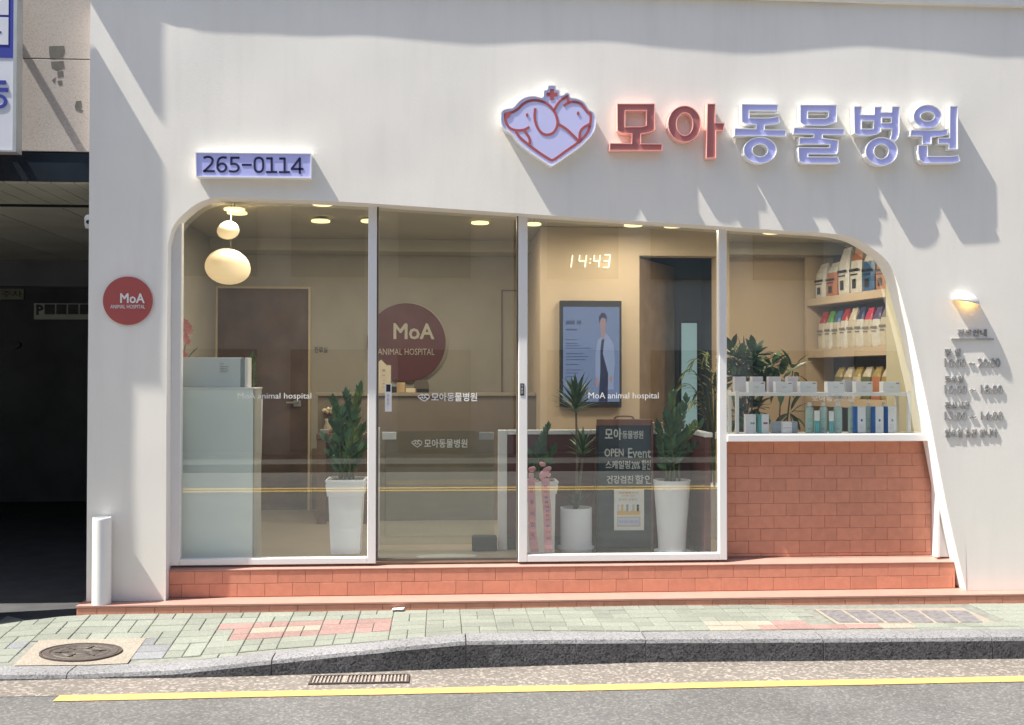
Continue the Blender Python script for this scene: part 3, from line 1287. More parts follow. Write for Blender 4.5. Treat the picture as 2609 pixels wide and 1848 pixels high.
# ---- lettering on the glass (own print, just inside the front face)
GY = -0.004
text('MoA animal hospital', 532 * K, 697 * K, 880 * K, 897 * K, GY, .0012, print_m, w1)
text('MoA animal hospital', 1318 * K, 1475 * K, 879 * K, 897 * K, GY, .0012, print_m, w3)
text('모아동물병원', 966 * K, 1068 * K, 880 * K, 899 * K, GY, .0012, print_m, dleaf, bold=.002)
text('모아동물병원', 1818 * K, 1912 * K, 884 * K, 899 * K, GY, .0012, mat('faint_print', (.5, .5, .48), .6), w4)


# ---- the heart emblem, in zoom pixels of its own crop
def hz(x, y):
    return (1260 + x / 7.061, 200 + y / 7.061)


HEART = [(110, 690), (122, 600), (170, 555), (240, 538), (330, 522), (390, 460), (450, 395), (540, 342), (640, 316), (740, 315), (835, 340),
         (874, 322), (880, 240), (900, 207), (945, 197), (960, 140), (990, 122), (1085, 122), (1108, 145), (1116, 195), (1160, 207), (1182, 240),
         (1188, 300), (1240, 288), (1285, 258), (1330, 258), (1358, 290), (1372, 338), (1450, 350), (1540, 378), (1620, 430), (1670, 500), (1712, 565),
         (1770, 592), (1805, 650), (1826, 710), (1830, 800), (1815, 900), (1770, 1000), (1700, 1085), (1560, 1220), (1400, 1340), (1220, 1465),
         (1085, 1555), (1030, 1578), (970, 1558), (800, 1445), (600, 1310), (450, 1180), (370, 1090), (300, 995), (200, 938), (140, 870), (112, 780)]
STROKES = [
    [(192, 650), (200, 760), (240, 850), (310, 910), (420, 932), (530, 922), (615, 880)],
    [(200, 635), (330, 602), (430, 540), (500, 470), (590, 415), (700, 390), (810, 400), (920, 440), (1010, 510), (1080, 600), (1120, 700), (1135, 800), (1110, 900), (1050, 980), (950, 1012), (860, 985), (790, 910), (745, 810), (722, 690), (730, 550)],
    [(380, 940), (450, 1050), (600, 1180), (800, 1330), (940, 1420), (1040, 1468), (1150, 1405), (1280, 1310), (1520, 1140), (1640, 1020), (1705, 900), (1728, 780), (1728, 650), (1670, 600), (1610, 520), (1540, 450), (1440, 422), (1340, 430), (1258, 482)],
    [(540, 940), (610, 1040), (636, 1120), (628, 1190)],
    [(1085, 550), (1130, 470), (1200, 390), (1308, 322)],
    [(1308, 322), (1330, 415)],
    [(1150, 820), (1280, 900), (1400, 1010), (1520, 1130)],
    [(1700, 825), (1595, 890), (1540, 970), (1530, 1100)]]
NOSE = [(190, 612), (305, 608), (275, 690), (215, 722)]
CROSS = [(1002, 190), (1070, 190), (1070, 252), (1135, 252), (1135, 320), (1070, 320), (1070, 385), (1002, 385), (1002, 320), (938, 320), (938, 252), (1002, 252)]


def to_plane(pts, Y):
    return [(P(x, y, Y).x, P(x, y, Y).z) for x, y in pts]


YS = YF - 0.072
em = thing('heart_emblem_sign', 'heart shaped sign with dog and cat outline and red cross', 'sign', P(1405, 400, YS))


def channel(parent, loops_px, yfront, yback, rim, recess, mrim, mface, sub='letter', stand=0.0):
    """channel letter: rim object + recessed face object; loops in photograph pixels [outer, holes...]"""
    loops = [ccw(to_plane(lp, yfront)) for lp in loops_px]
    ins = [offset(loops[0], rim)] + [offset(h, -rim) for h in loops[1:]]
    mb = MB()
    for lo_, li in zip(loops, ins):
        n = len(lo_)
        for i in range(n):
            a, b = lo_[i], lo_[(i + 1) % n]
            c, d = li[i], li[(i + 1) % n]
            mb.quad((a[0], yfront, a[1]), (b[0], yfront, b[1]), (d[0], yfront, d[1]), (c[0], yfront, c[1]))
            mb.quad((a[0], yback, a[1]), (b[0], yback, b[1]), (b[0], yfront, b[1]), (a[0], yfront, a[1]))
            mb.quad((c[0], yfront, c[1]), (d[0], yfront, d[1]), (d[0], yfront + recess, d[1]), (c[0], yfront + recess, c[1]))
    o = build(mb, sub, mrim, parent)
    mf = MB()
    mf.prism(ins, yfront + recess, yfront + recess + .004)
    fo = build(mf, 'face', mface, o)
    return o, fo


o, fo = channel(em, [smooth_line([hz(*p) for p in HEART], 3, True)], YS, YF - .004, .006, .007, rim_m, mat('emblem_face', (0.52, 0.53, 0.80), 0.35, 0.03, 5, emit=(0.5, 0.5, 0.8), estr=0.07), 'case')
mb = MB()
lw = (P(1300, 300, YS).x - P(1300 - 46 / 7.061, 300, YS).x)
for i, st in enumerate(STROKES):
    pts = to_plane([hz(*p) for p in smooth_line(st, 5 if len(st) > 2 else 2)], YS)
    strip(mb, pts, lw, YS + .0045 - .0003 * i, YS + .0075)
for lp, off_ in ((NOSE, .0016), (ellipse(587, 657, 24, 34, 14), .001), (ellipse(1505, 627, 24, 34, 14), .001)):
    m_ = MB()
    m_.prism([to_plane([hz(*p) for p in lp], YS)], YS + .004 - off_, YS + .0075)
    n = len(mb.v)
    mb.v += m_.v
    mb.f += [tuple(n + k for k in f) for f in m_.f]
build(mb, 'animal_outline', redline_m, em)
mb = MB()
mb.prism([to_plane([hz(*p) for p in CROSS], YS)], YS + .004, YS + .0075)
build(mb, 'red_cross', redline_m, em)

# ---- the six syllables
def zs(ox, oy):
    return lambda pts: [(ox + x / 6.744, oy + y / 6.744) for x, y in pts]


zA, zB, zC = zs(1540, 240), zs(1860, 240), zs(2140, 240)
SYL = [
    ('red', 'letter', [zA, [(218, 162), (868, 162), (876, 618), (825, 645), (740, 668), (632, 685), (632, 848), (998, 852), (998, 972), (88, 968), (92, 842), (468, 845), (472, 685), (300, 672), (255, 650), (222, 625)],
                       [(362, 285), (722, 283), (720, 535), (640, 555), (362, 558)]]),
    ('red', 'letter', [zA, ellipse(1378, 513, 286, 316, 36), ellipse(1382, 515, 138, 192, 28)], [zA, [(1768, 163), (1910, 163), (1912, 488), (2066, 492), (2060, 628), (1925, 628), (1922, 1102), (1750, 1102)]]),
    ('lav', 'letter', [zB, [(200, 168), (832, 175), (828, 293), (338, 290), (340, 402), (620, 405), (740, 397), (840, 375), (862, 488), (790, 515), (600, 538), (600, 605), (968, 612), (965, 728), (75, 718), (82, 585), (446, 592), (450, 530), (300, 520), (250, 505), (203, 480)]],
     [zB, ellipse(520, 965, 286, 228, 36), ellipse(520, 965, 128, 104, 28)]),
    ('lav', 'letter', [zB, [(1205, 180), (1840, 182), (1842, 475), (1760, 508), (1650, 540), (1290, 540), (1240, 515), (1205, 480)], [(1345, 302), (1692, 302), (1688, 390), (1650, 412), (1345, 412)]],
     [zB, [(1100, 572), (1970, 592), (1970, 705), (1598, 702), (1598, 752), (1868, 790), (1862, 990), (1830, 1035), (1350, 1032), (1350, 1072), (1855, 1075), (1895, 1172), (1860, 1192), (1260, 1195), (1195, 1155), (1178, 1080), (1175, 912), (1712, 915), (1715, 868), (1188, 865), (1190, 742), (1440, 742), (1440, 697), (1085, 688)]]),
    ('lav', 'letter', [zC, [(240, 208), (382, 208), (374, 350), (590, 350), (592, 215), (722, 215), (720, 308), (890, 308), (893, 210), (1030, 210), (1030, 660), (1015, 735), (985, 785), (942, 822), (866, 768), (885, 700), (890, 600), (715, 598), (715, 652), (620, 695), (500, 716), (320, 713), (250, 670)],
                       [(380, 465), (580, 465), (575, 592), (380, 592)], [(730, 412), (885, 412), (882, 488), (730, 488)]],
     [zC, ellipse(720, 985, 280, 246, 36), ellipse(714, 985, 122, 122, 28)]),
    ('lav', 'letter', [zC, ellipse(1510, 385, 246, 205, 36), ellipse(1510, 383, 118, 76, 28)],
     [zC, [(1222, 612), (1740, 612), (1845, 592), (1868, 690), (1780, 722), (1580, 745), (1580, 862), (1420, 862), (1414, 728), (1205, 722)]],
     [zC, [(1890, 203), (2030, 203), (2030, 948), (1872, 945), (1872, 858), (1690, 850), (1690, 750), (1885, 750)]],
     [zC, [(1345, 872), (1512, 875), (1518, 1062), (1900, 1065), (2040, 1050), (2072, 1148), (2000, 1185), (1440, 1190), (1370, 1130), (1342, 1000)]]),
]
ls = thing('hospital_name_sign', 'raised Korean channel letters, two red and four lavender, on the wall', 'sign', P(2000, 400, YS))
for col, nm, *comps in SYL:
    for comp in comps:
        zf, *lps = comp
        mr_, mf_ = (redrim_m, redface_m) if col == 'red' else (rim_m, lav_m)
        channel(ls, [zf(lp) for lp in lps], YS, YF - .006, .0045, .010, mr_, mf_, 'letter_stroke')

# ---- phone number sign
zE = zs(480, 370)
ph = thing('phone_number_sign', 'long lavender box sign reading 265-0114 above the window', 'sign', P(646, 420, YS))
o, fo = channel(ph, [zE([(118, 120), (2112, 138), (2112, 570), (128, 548)])], YS, YF - .003, .006, .008, rim_m, lav_m, 'case')
DIGS = [[(268, 212), (330, 198), (385, 212), (412, 250), (405, 290), (380, 335), (272, 442)], [(262, 445), (435, 445)],
        [(640, 212), (575, 208), (525, 235), (500, 290), (496, 350), (500, 400), (530, 440), (575, 452), (620, 435), (645, 390), (635, 345), (600, 318), (550, 318), (512, 345)],
        [(862, 214), (736, 214), (734, 318)], [(728, 322), (780, 318), (825, 330), (856, 365), (855, 410), (825, 442), (770, 452), (708, 445)],
        [(928, 335), (1070, 337)],
        [(1208, 214), (1165, 225), (1140, 262), (1134, 335), (1140, 408), (1165, 446), (1208, 458), (1250, 446), (1276, 408), (1282, 338), (1276, 264), (1250, 226), (1208, 214)],
        [(1348, 225), (1428, 225), (1428, 455)], [(1345, 460), (1508, 460)], [(1572, 228), (1650, 228), (1650, 458)], [(1566, 462), (1728, 462)],
        [(1912, 476), (1912, 225), (1775, 400)], [(1772, 408), (1962, 408)]]
for i, st_ in enumerate(DIGS):
    smp = i in (0, 2, 4, 6)
    pts = to_plane(zE(smooth_line(st_, 4) if smp else st_), YS)
    segs = [pts] if smp else [pts[k:k + 2] for k in range(len(pts) - 1)]
    b_ = MB()
    for k, sg_ in enumerate(segs):
        strip(b_, sg_, .0145, YS + .0055 - .0003 * k, YS + .0075)
    build(b_, 'digit_stroke', navy_m, ph)


# ---- round red plaque on the pier
dc = P(287 * K, 674 * K, YF)
drad = 53 * K * (YF + 7.5) / F
ds = thing('round_plaque', 'round red plaque with white clinic name on the left pier', 'sign', dc)
mb = MB()
mb.prism([ellipse(dc.x, dc.z, drad, drad * 1.0, 64)], YF - .012, YF + .004)
build(mb, 'disc', disc_m, ds)
text('MoA', 269 * K, 323 * K, 658 * K, 679 * K, YF - .0155, .003, print_m, ds, bold=.003)
text('ANIMAL HOSPITAL', 247 * K, 325 * K, 683 * K, 691 * K, YF - .0145, .002, print_m, ds)

# ---- opening hours lettering
oh = thing('opening_hours_lettering', 'grey raised opening hours lettering under the dome lamp', 'lettering', P(2480, 1000, YF))
z5 = lambda x, y: (2250 + x / 2.953, 650 + y / 2.953)
lines = [('진료안내', 562, 780, 560, 612), ('평 일', 462, 585, 706, 762), ('10:00 ~ 20:00', 466, 882, 778, 845),
         ('토요일', 466, 604, 908, 962), ('10:00 ~ 18:00', 466, 898, 978, 1045), ('점심시간', 466, 652, 1106, 1162),
         ('13:00 ~ 14:00', 466, 900, 1178, 1245), ('일요일 휴진 입니다', 466, 862, 1310, 1375)]
for s_, xa, xb, ya, yb in lines:
    (a0, a1), (b0, b1) = z5(xa, ya), z5(xb, yb)
    text(s_, a0, b0, a1, b1, YF - .007, .006, grey_m, oh, bold=.0022)
(a0, a1), (b0, b1) = z5(510, 629), z5(828, 636)
a, b = P(a0, b1, YF), P(b0, a1, YF)
mb = MB()
mb.box(a.x, b.x, YF - .011, YF + .003, a.z, b.z)
build(mb, 'underline', grey_m, oh)

# ---- dome wall lamp
lc = P(2161 * K, 672 * K, YF)
lamp = thing('wall_lamp', 'white half dome wall lamp glowing amber underneath', 'wall lamp', lc)
mb = MB()
lr, lh, ld = 0.098, 0.075, 0.068
NU, NV = 24, 10
grid = []
for j in range(NV + 1):
    ph_ = math.pi / 2 * j / NV
    row = []
    for i in range(NU + 1):
        th = math.pi * i / NU
        x_ = math.cos(th) * math.cos(ph_)
        y_ = math.sin(th) * math.cos(ph_)
        row.append(len(mb.v))
        mb.v.append(Vector((lc.x + lr * x_, YF - ld * y_ ** .8 if y_ > 0 else YF, lc.z - .02 + lh * math.sin(ph_) - .018 * x_)))
    grid.append(row)
for a, b in zip(grid, grid[1:]):
    for i in range(NU):
        mb.f.append((a[i], b[i], b[i + 1], a[i + 1]))
o = build(mb, 'dome', white_m, lamp, smooth=True)
md = o.modifiers.new('shell', 'SOLIDIFY')
md.thickness = .003
md.offset = 1
mb = MB()
mb.lathe([(0.002, lc.z - .005), (.014, lc.z), (.014, lc.z + .015), (.002, lc.z + .018)], lc.x + .012, YF - .032, 14)
build(mb, 'bulb', bulb_m, lamp)
ldt = bpy.data.lights.new('lamp_light', 'POINT')
ldt.energy = 0.10
ldt.color = (1, .55, .12)
ldt.shadow_soft_size = .012
lo_ = bpy.data.objects.new('lamp_light', ldt)
C.objects.link(lo_)
put(lo_, lamp, (lc.x + .014, YF - .034, lc.z - .014))

# ---- white pipe bollard
bx0, bx1 = px(208 * K, -.235), px(250 * K, -.235)
bc = ((bx0 + bx1) / 2, YF - .068)
bz1 = P(230 * K, 1160 * K, -.25).z
bo = thing('pipe_bollard', 'short white pipe post against the foot of the left pier', 'post', (bc[0], bc[1], -.217))
rB = (bx1 - bx0) / 2
mb = MB()
mb.lathe([(rB, -.217), (rB, bz1 - .012), (rB * .97, bz1 - .004), (rB * .93, bz1), (rB * .85, bz1), (rB * .85, bz1 - .03), (.001, bz1 - .03)], bc[0], bc[1], 40)
build(mb, 'pipe', white_m, bo, smooth=False)
mb = MB()
mb.tube([(bc[0] + rB * .9, bc[1] - .002, -.2), (bc[0] + rB * .9, bc[1] - .002, bz1 - .05)], .004, 6)
build(mb, 'seam', white_m, bo)

# ================================================================== left neighbour
nb = thing('granite_building', 'pinkish granite building with a dark parking entrance on the left', 'building', (-4, 1, -.4))
NYF = 0.0
gx0, gx1 = -8.0, XL - .004
gz0 = P(120 * K, 340 * K, NYF).z
zj = P(120 * K, 132 * K, NYF).z
mb = MB()
mb.box(gx0, gx1, NYF + .012, .4, gz0, 5.6)
build(mb, 'upper_wall', mat('dark_joint', (.05, .045, .04), .9), nb)
sx_ = px(48, NYF)
xs_ = [gx0, sx_ - 1.6, sx_ - .8, sx_, gx1]
for (za, zb) in ((gz0, zj), (zj, zj + .78), (zj + .78, 5.6)):
    for xa, xb in zip(xs_, xs_[1:]):
        b_ = MB()
        b_.cbox(xa + .003, xb - .003, NYF, NYF + .013, za + .003, zb - .003, .003)
        build(b_, 'granite_panel', pinkgran_m, nb)
xp_ = P(-14, 900, NYF).x
wp_ = (P(352, 1000, YF).x - xp_) / (SUN.x / SUN.y)
b_ = MB()
b_.cbox(xp_ - .35, xp_, YF - wp_, NYF - .002, -.42, gz0 + .1, .006)
build(b_, 'added_shade_pillar', pinkgran_m, nb)  # unseen pillar added left of view to shade the lower pier
# bare patches where stickers came off
for pts in ([(318, 300), (415, 297), (420, 330), (408, 372), (325, 378), (317, 340)],
            [(330, 400), (410, 395), (418, 440), (370, 458), (335, 440)], [(370, 465), (408, 460), (410, 495), (375, 502)],
            [(335, 520), (360, 500), (352, 540)], [(370, 525), (400, 520), (402, 550), (380, 552)], [(492, 655), (525, 652), (530, 690), (520, 705), (538, 715), (525, 730), (490, 715), (484, 690)]):
    b_ = MB()
    b_.prism([to_plane([(x / 2.538, y / 2.538) for x, y in pts], NYF)], NYF - .0012, NYF + .001)
    build(b_, 'bare_patch', blotch_m, nb)
zb0 = P(120 * K, 406 * K, NYF).z
b_ = MB()
b_.cbox(gx0, gx1, NYF + .01, .3, zb0, gz0 - .003, .004)
build(b_, 'dark_band', dband_m, nb)
# soffit: slats under the band, then ceiling running inwards
zs_ = zb0 - .008
yA = .30
sl_n = 14
zin = P(120 * K, 459 * K, .99).z
b_ = MB()
b_.box(gx0, gx1, .02, .98, zs_ + .012, zs_ + .03)
build(b_, 'soffit_backing', mat('soffit_dark', (.03, .03, .025), .9), nb)
wsl = 0.158
x = gx1
while x > -4.6:
    b_ = MB()
    b_.cbox(x - wsl + .004, x - .004, .03, .96, zs_, zs_ + .012, .002)
    build(b_, 'slat', soffit_m, nb)
    x -= wsl
b_ = MB()
b_.box(gx0, gx1, .965, .985, zin - .02, zs_ + .011)
build(b_, 'dark_gap', mat('gap_black', (.008, .008, .008), .9), nb)
b_ = MB()
b_.cbox(gx0, gx1, .985, 1.03, zin - .018, zin + .004, .004)
build(b_, 'trim', soffit_m, nb)
for i in range(7):
    for j in range(5):
        xb_ = gx1 - i * .62
        b_ = MB()
        b_.box(xb_ - .612, xb_ - .004, 1.04 + j * 1.15, 1.04 + (j + 1) * 1.15 - .008, zin - .004, zin + .01)
        build(b_, 'ceiling_panel', soffit_m, nb)
b_ = MB()
b_.box(gx0, gx1, 1.03, 7.2, zin + .012, zin + .05)
b_.box(gx0, gx1, 6.9, 7.0, -.5, zin + .01)
b_.box(gx1 - .02, gx1, .0, 7.0, -.5, 2.8)
b_.box(gx0, gx0 + .05, 0, 7.0, -.5, zin)
b_.box(gx0, gx1, 0.4, 7.0, 5.6, 5.7)
b_.box(gx0, gx1, 6.9, 7.0, zin, 5.7)
build(b_, 'parking_walls', parkwall_m, nb)
b_ = MB()
b_.box(gx0, gx1, 4.9, 5.0, P(100, 730, 4.9).z, zin)
build(b_, 'lintel_beam', parkwall_m, nb)
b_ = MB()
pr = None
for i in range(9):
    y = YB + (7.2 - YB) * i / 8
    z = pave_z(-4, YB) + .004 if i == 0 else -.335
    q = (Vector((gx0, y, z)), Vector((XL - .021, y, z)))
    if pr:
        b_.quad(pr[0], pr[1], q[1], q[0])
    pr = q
build(b_, 'driveway', mat('driveway_shade', (0.062, 0.063, 0.066), .9, .2, 5, .002, 60), kind='structure')  # driveway grey darkened to stand in for shade over the ramp

pk = MATS.get('pk') or mat('faint_sign', (.45, .47, .43), .7)
pt = thing('parking_sign', 'dim white P sign strip with four small pictures on the parking beam', 'sign', P(160, 800, 4.88))
a, b = P(88, 814, 4.88), P(236, 774, 4.88)
b_ = MB()
b_.box(a.x, b.x, 4.86, 4.89, a.z, b.z)
build(b_, 'board', pk, pt)
text('P', 92, 108, 779, 803, 4.855, .003, dark_m, pt, bold=.012)
for k in range(4):
    a, b = P(113 + k * 30, 801, 4.85), P(139 + k * 30, 776, 4.85)
    b_ = MB()
    b_.box(a.x, b.x, 4.853, 4.86, a.z, b.z)
    o = build(b_, 'picture', mat('pic_dark', (.035, .05, .05), .6), pt)
    b_ = MB()
    b_.prism([[(a.x + .01, a.z + .01), (b.x - .01, a.z + .01), (b.x - .01, a.z + (.09 if k % 2 else .05)), (a.x + .01, a.z + (.03 if k % 2 else .07))]], 4.851, 4.853)
    build(b_, 'car_silhouette', dark_m, o)
pf = thing('front_parking_sign', 'dim lettered sign reading 전면주차 in the parking entrance', 'sign', P(30, 750, 4.88))
a, b = P(-60, 763, 4.88), P(62, 737, 4.88)
b_ = MB()
b_.box(a.x, b.x, 4.86, 4.89, a.z, b.z)
build(b_, 'board', mat('faint_sign2', (.22, .22, .17), .7), pf)
text('전면주차', -50, 56, 741, 757, 4.855, .003, dark_m, pf)
vt = MB()
c_ = P(30, 879, 4.8)
vt.prism([ellipse(c_.x, c_.z, .10, .052, 20)], 4.78, 4.84)
tag(build(vt, 'wall_vent', dark_m), 'black oval vent on the dark parking wall', 'vent')

# box sign at the far left; unseen blade above, added for its shadow
SGY = -.35
zsb = P(20, 340 * K, SGY).z
sgx1 = P(41, 300, SGY).x
zfin = P(20, -278 * K, SGY).z
fin = thing('shadow_blade', 'unseen upright blade added beyond the top edge to cast a diagonal shadow', 'sign', (sgx1 - .02, SGY, zfin))
b_ = MB()
b_.box(sgx1 - .035, sgx1, SGY, NYF - .002, zfin, zfin + .9)
build(b_, 'blade', alu_m, fin)
for k, (za, zb, lab) in enumerate(((zsb, P(20, -178 * K, SGY).z, 'white and blue box sign at the left edge above the parking entrance'),)):
    sg = thing('box_sign', lab, 'sign', (sgx1 - .5, SGY, za))
    b_ = MB()
    b_.box(sgx1 - 1.2, sgx1, SGY + .012, SGY + .10, za, zb)
    build(b_, 'case', alu_m, sg)
    for zq_ in (.2, .7):
        b_ = MB()
        b_.box(sgx1 - .30, sgx1 - .26, SGY + .10, NYF - .002, za + (zb - za) * zq_, za + (zb - za) * zq_ + .04)
        build(b_, 'bracket', alu_m, sg)
    b_ = MB()
    b_.box(sgx1 - 1.2, sgx1, SGY, SGY + .012, za, za + .012)
    b_.box(sgx1 - .022, sgx1, SGY, SGY + .012, za + .012, zb - .012)
    b_.box(sgx1 - 1.2, sgx1, SGY, SGY + .012, zb - .012, zb)
    build(b_, 'edge_trim', alu_m, sg)
    b_ = MB()
    b_.box(sgx1 - 1.2, sgx1 - .022, SGY + .006, SGY + .012, za + .012, zb - .012)
    build(b_, 'sheet', signwhite_m, sg)
    if k == 0:
        zbl = P(20, 147, SGY).z
        b_ = MB()
        xw = P(21, 100, SGY).x
        b_.box(sgx1 - 1.2, sgx1 - .023, SGY + .003, SGY + .006, zbl, zb - .013)
        build(b_, 'blue_border', bluesign_m, sg)
        for (ya, yb) in ((114, 44), (38, -60)):
            b_ = MB()
            b_.box(sgx1 - 1.0, xw, SGY + .0005, SGY + .003, P(10, ya, SGY).z, P(10, yb, SGY).z)
            build(b_, 'white_field', signwhite_m, sg)
        for (xa, xb, ya, yb) in ((-40, 14, 205, 214), (-40, 20, 224, 233)):
            a, b = P(xa, yb, SGY), P(xb, ya, SGY)
            b_ = MB()
            b_.box(a.x, b.x, SGY + .001, SGY + .006, a.z, b.z)
            build(b_, 'letter_bar', bluesign_m, sg)
        c_ = P(-4, 258, SGY)
        b_ = MB()
        b_.prism([ellipse(c_.x, c_.z, .055, .047), ellipse(c_.x, c_.z, .034, .027)], SGY + .001, SGY + .006)
        build(b_, 'letter_ring', bluesign_m, sg)
        b_ = MB()
        a, b = P(-40, 84, SGY), P(3, 80, SGY)
        b_.box(a.x, b.x, SGY - .001, SGY + .0005, a.z, b.z)
        build(b_, 'letter_bar', bluesign_m, sg)

# security cameras on the end of the pier
for (cx_, cy_, lab, r_) in ((207, 566, 'white bullet security camera on the pier edge below the soffit', .045), (222, 697, 'white dome security camera low on the pier edge', .05)):
    c_ = P(cx_, cy_, .02)
    cc = thing('security_camera', lab, 'security camera', (XL - .02, .02, c_.z))
    b_ = MB()
    if r_ < .05:
        prof = [(.002, -.05), (.03, -.048), (.036, -.02), (.036, .03), (.024, .045), (.002, .05)]
        b_.lathe([(r, c_.z + z) for r, z in prof], XL - .042, .0, 18)
        build(b_, 'housing', white_m, cc, smooth=True)
        b_ = MB()
        b_.box(XL - .03, XL, -.012, .012, c_.z + .04, c_.z + .075)
        build(b_, 'bracket', white_m, cc)
        b_ = MB()
        b_.tube([(XL - .042, -.030, c_.z - .005), (XL - .042, -.042, c_.z - .008)], .014, 12)
        build(b_, 'lens', dark_m, cc)
    else:
        b_.lathe([(.002, c_.z - .058), (.022, c_.z - .05), (.036, c_.z - .02), (.038, c_.z + .02), (.03, c_.z + .045), (.002, c_.z + .06)], XL - .008, 0.0, 20)
        build(b_, 'dome', white_m, cc, smooth=True)

# ================================================================== interior
YW = 3.1
zc = 2.64
XI0 = max(P(506, 800, YW).x, XL + .18)
XI1 = P(2056, 800, YW).x
b_ = MB()
b_.quad((XI0, 0.03, FLOOR), (5.2, .03, FLOOR), (5.2, 4.35, FLOOR), (XI0, 4.35, FLOOR))
b_.quad((XI0, 0.03, -.02), (5.2, .03, -.02), (5.2, 4.35, -.02), (XI0, 4.35, -.02))
build(b_, 'interior_floor', floor_m, bld)
b_ = MB()
b_.box(XI0 - .1, 5.2, .03, 4.38, zc, zc + .1)
build(b_, 'ceiling', ceil_m, bld)
b_ = MB()
b_.box(XI0, 5.0, YW - .35, YW, P(1000, 651, YW).z, zc - .002)
build(b_, 'ceiling_drop', ceil_m, bld)
b_ = MB()
b_.box(XI0 - .1, 1.0, YW, YW + .1, 0, zc - .004)
b_.box(1.0, 5.2, YW + .0, YW + .1, 0, zc - .004)
build(b_, 'back_wall', backwall_m, bld)
b_ = MB()
b_.box(XI0 - .1, XI0, .035, YW, 0, zc - .004)
build(b_, 'left_wall', backwall_m, bld)
# lintel lining just behind the glass
b_ = MB()
pr = None
for x in [XO0 - .2] + xs + [XO1 + .3]:
    zz = T(min(max(x, op[0][0]), XO1)) + .13
    q = (Vector((x, .036, zz)), Vector((x, .036, max(zz + .01, zc + .1))))
    if pr:
        b_.quad(pr[0], q[0], q[1], pr[1])
    pr = q
build(b_, 'lintel_lining', ceil_m, bld)

# TV wall (nearer) with opening
YT = 1.8
tx0, tx1 = px(1210 * K, YT), px(1432 * K, YT)
tx2 = px(1604 * K, YT)
ztop_open = P(1500 * K, 573 * K, YT).z
b_ = MB()
b_.box(tx0, tx1, YT, YT + .16, 0, zc - .004)
b_.box(tx1, tx2 + .12, YT, YT + .16, ztop_open, zc - .004)
b_.box(tx2, tx2 + .12, YT, YT + .16, 0, ztop_open)
b_.box(tx0, tx0 + .12, YT + .16, YW, 0, zc - .006)
build(b_, 'partition_wall', tvwall_m, bld)
b_ = MB()
b_.box(tx2 + .2, 5.2, YW - .012, YW - .001, 0, zc - .006)
build(b_, 'bay_wall', tvwall_m, bld)
# dark room behind
b_ = MB()
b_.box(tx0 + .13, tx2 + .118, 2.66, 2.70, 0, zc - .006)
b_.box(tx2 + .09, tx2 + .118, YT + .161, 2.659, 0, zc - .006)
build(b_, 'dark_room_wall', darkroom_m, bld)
a, b = P(1526 * K, 960 * K, 2.65), P(1560 * K, 724 * K, 2.65)
wn_ = MB()
wn_.box(a.x - .02, b.x + .02, 2.645, 2.6595, a.z - .02, b.z + .02)
o_ = build(wn_, 'window', dark_m, bld)
wn_ = MB()
wn_.box(a.x, b.x, 2.64, 2.6445, a.z, b.z)
build(wn_, 'pane', winlit_m, o_)
# open wooden door leaf
b_ = MB()
xa_ = tx1 + .002
xe = P(1508 * K, 700 * K, YT + .75).x
zt_ = ztop_open - .02
v0 = [(xa_, YT + .02, 0.01), (xe, YT + .75, .01), (xe, YT + .75, zt_), (xa_, YT + .02, zt_)]
b_.quad(*v0)
v1 = [(x + .02, y + .04, z) for x, y, z in v0]
b_.quad(*v1[::-1])
for k in range(4):
    b_.quad(v0[k], v1[k], v1[(k + 1) % 4], v0[(k + 1) % 4])
o_ = build(b_, 'inner_door', mat('light_wood', (.36, .24, .14), .5, .15, 7), bld)
o_['label'] = 'open light brown wooden door leaf'
# back door
a, b = P(487 * K, 1133 * K, YW), P(692 * K, 648 * K, YW)
b_ = MB()
b_.box(a.x, b.x, YW - .03, YW - .004, 0, b.z)
dd = build(b_, 'consulting_room_door', woodd_m, bld)
b_ = MB()
for (xa, xb, za, zb) in ((a.x - .022, a.x, 0, b.z + .022), (b.x, b.x + .022, 0, b.z + .022), (a.x, b.x, b.z, b.z + .022)):
    b_.box(xa, xb, YW - .05, YW - .003, za, zb)
build(b_, 'frame', mat('door_frame', (.62, .52, .34), .5), dd)
h = P(665 * K, 904 * K, YW - .06)
b_ = MB()
b_.box(h.x - .035, h.x + .035, YW - .045, YW - .031, h.z - .03, h.z + .03)
b_.tube([(h.x + .01, YW - .045, h.z + .01), (h.x + .01, YW - .09, h.z + .01), (h.x - .1, YW - .09, h.z + .01)], .011, 8)
build(b_, 'handle', steel_m, dd)
text('진료실', 704 * K, 733 * K, 777 * K, 790 * K, YW - .004, .002, dark_m, bld)
# niche lines on the right of the back wall
a, b = P(1122 * K, 965 * K, YW), P(1187 * K, 650 * K, YW)
b_ = MB()
b_.box(a.x, a.x + .015, YW - .012, YW - .001, a.z, b.z)
b_.box(a.x + .015, b.x, YW - .012, YW - .001, b.z - .012, b.z)
build(b_, 'wall_trim', desk_m, bld)

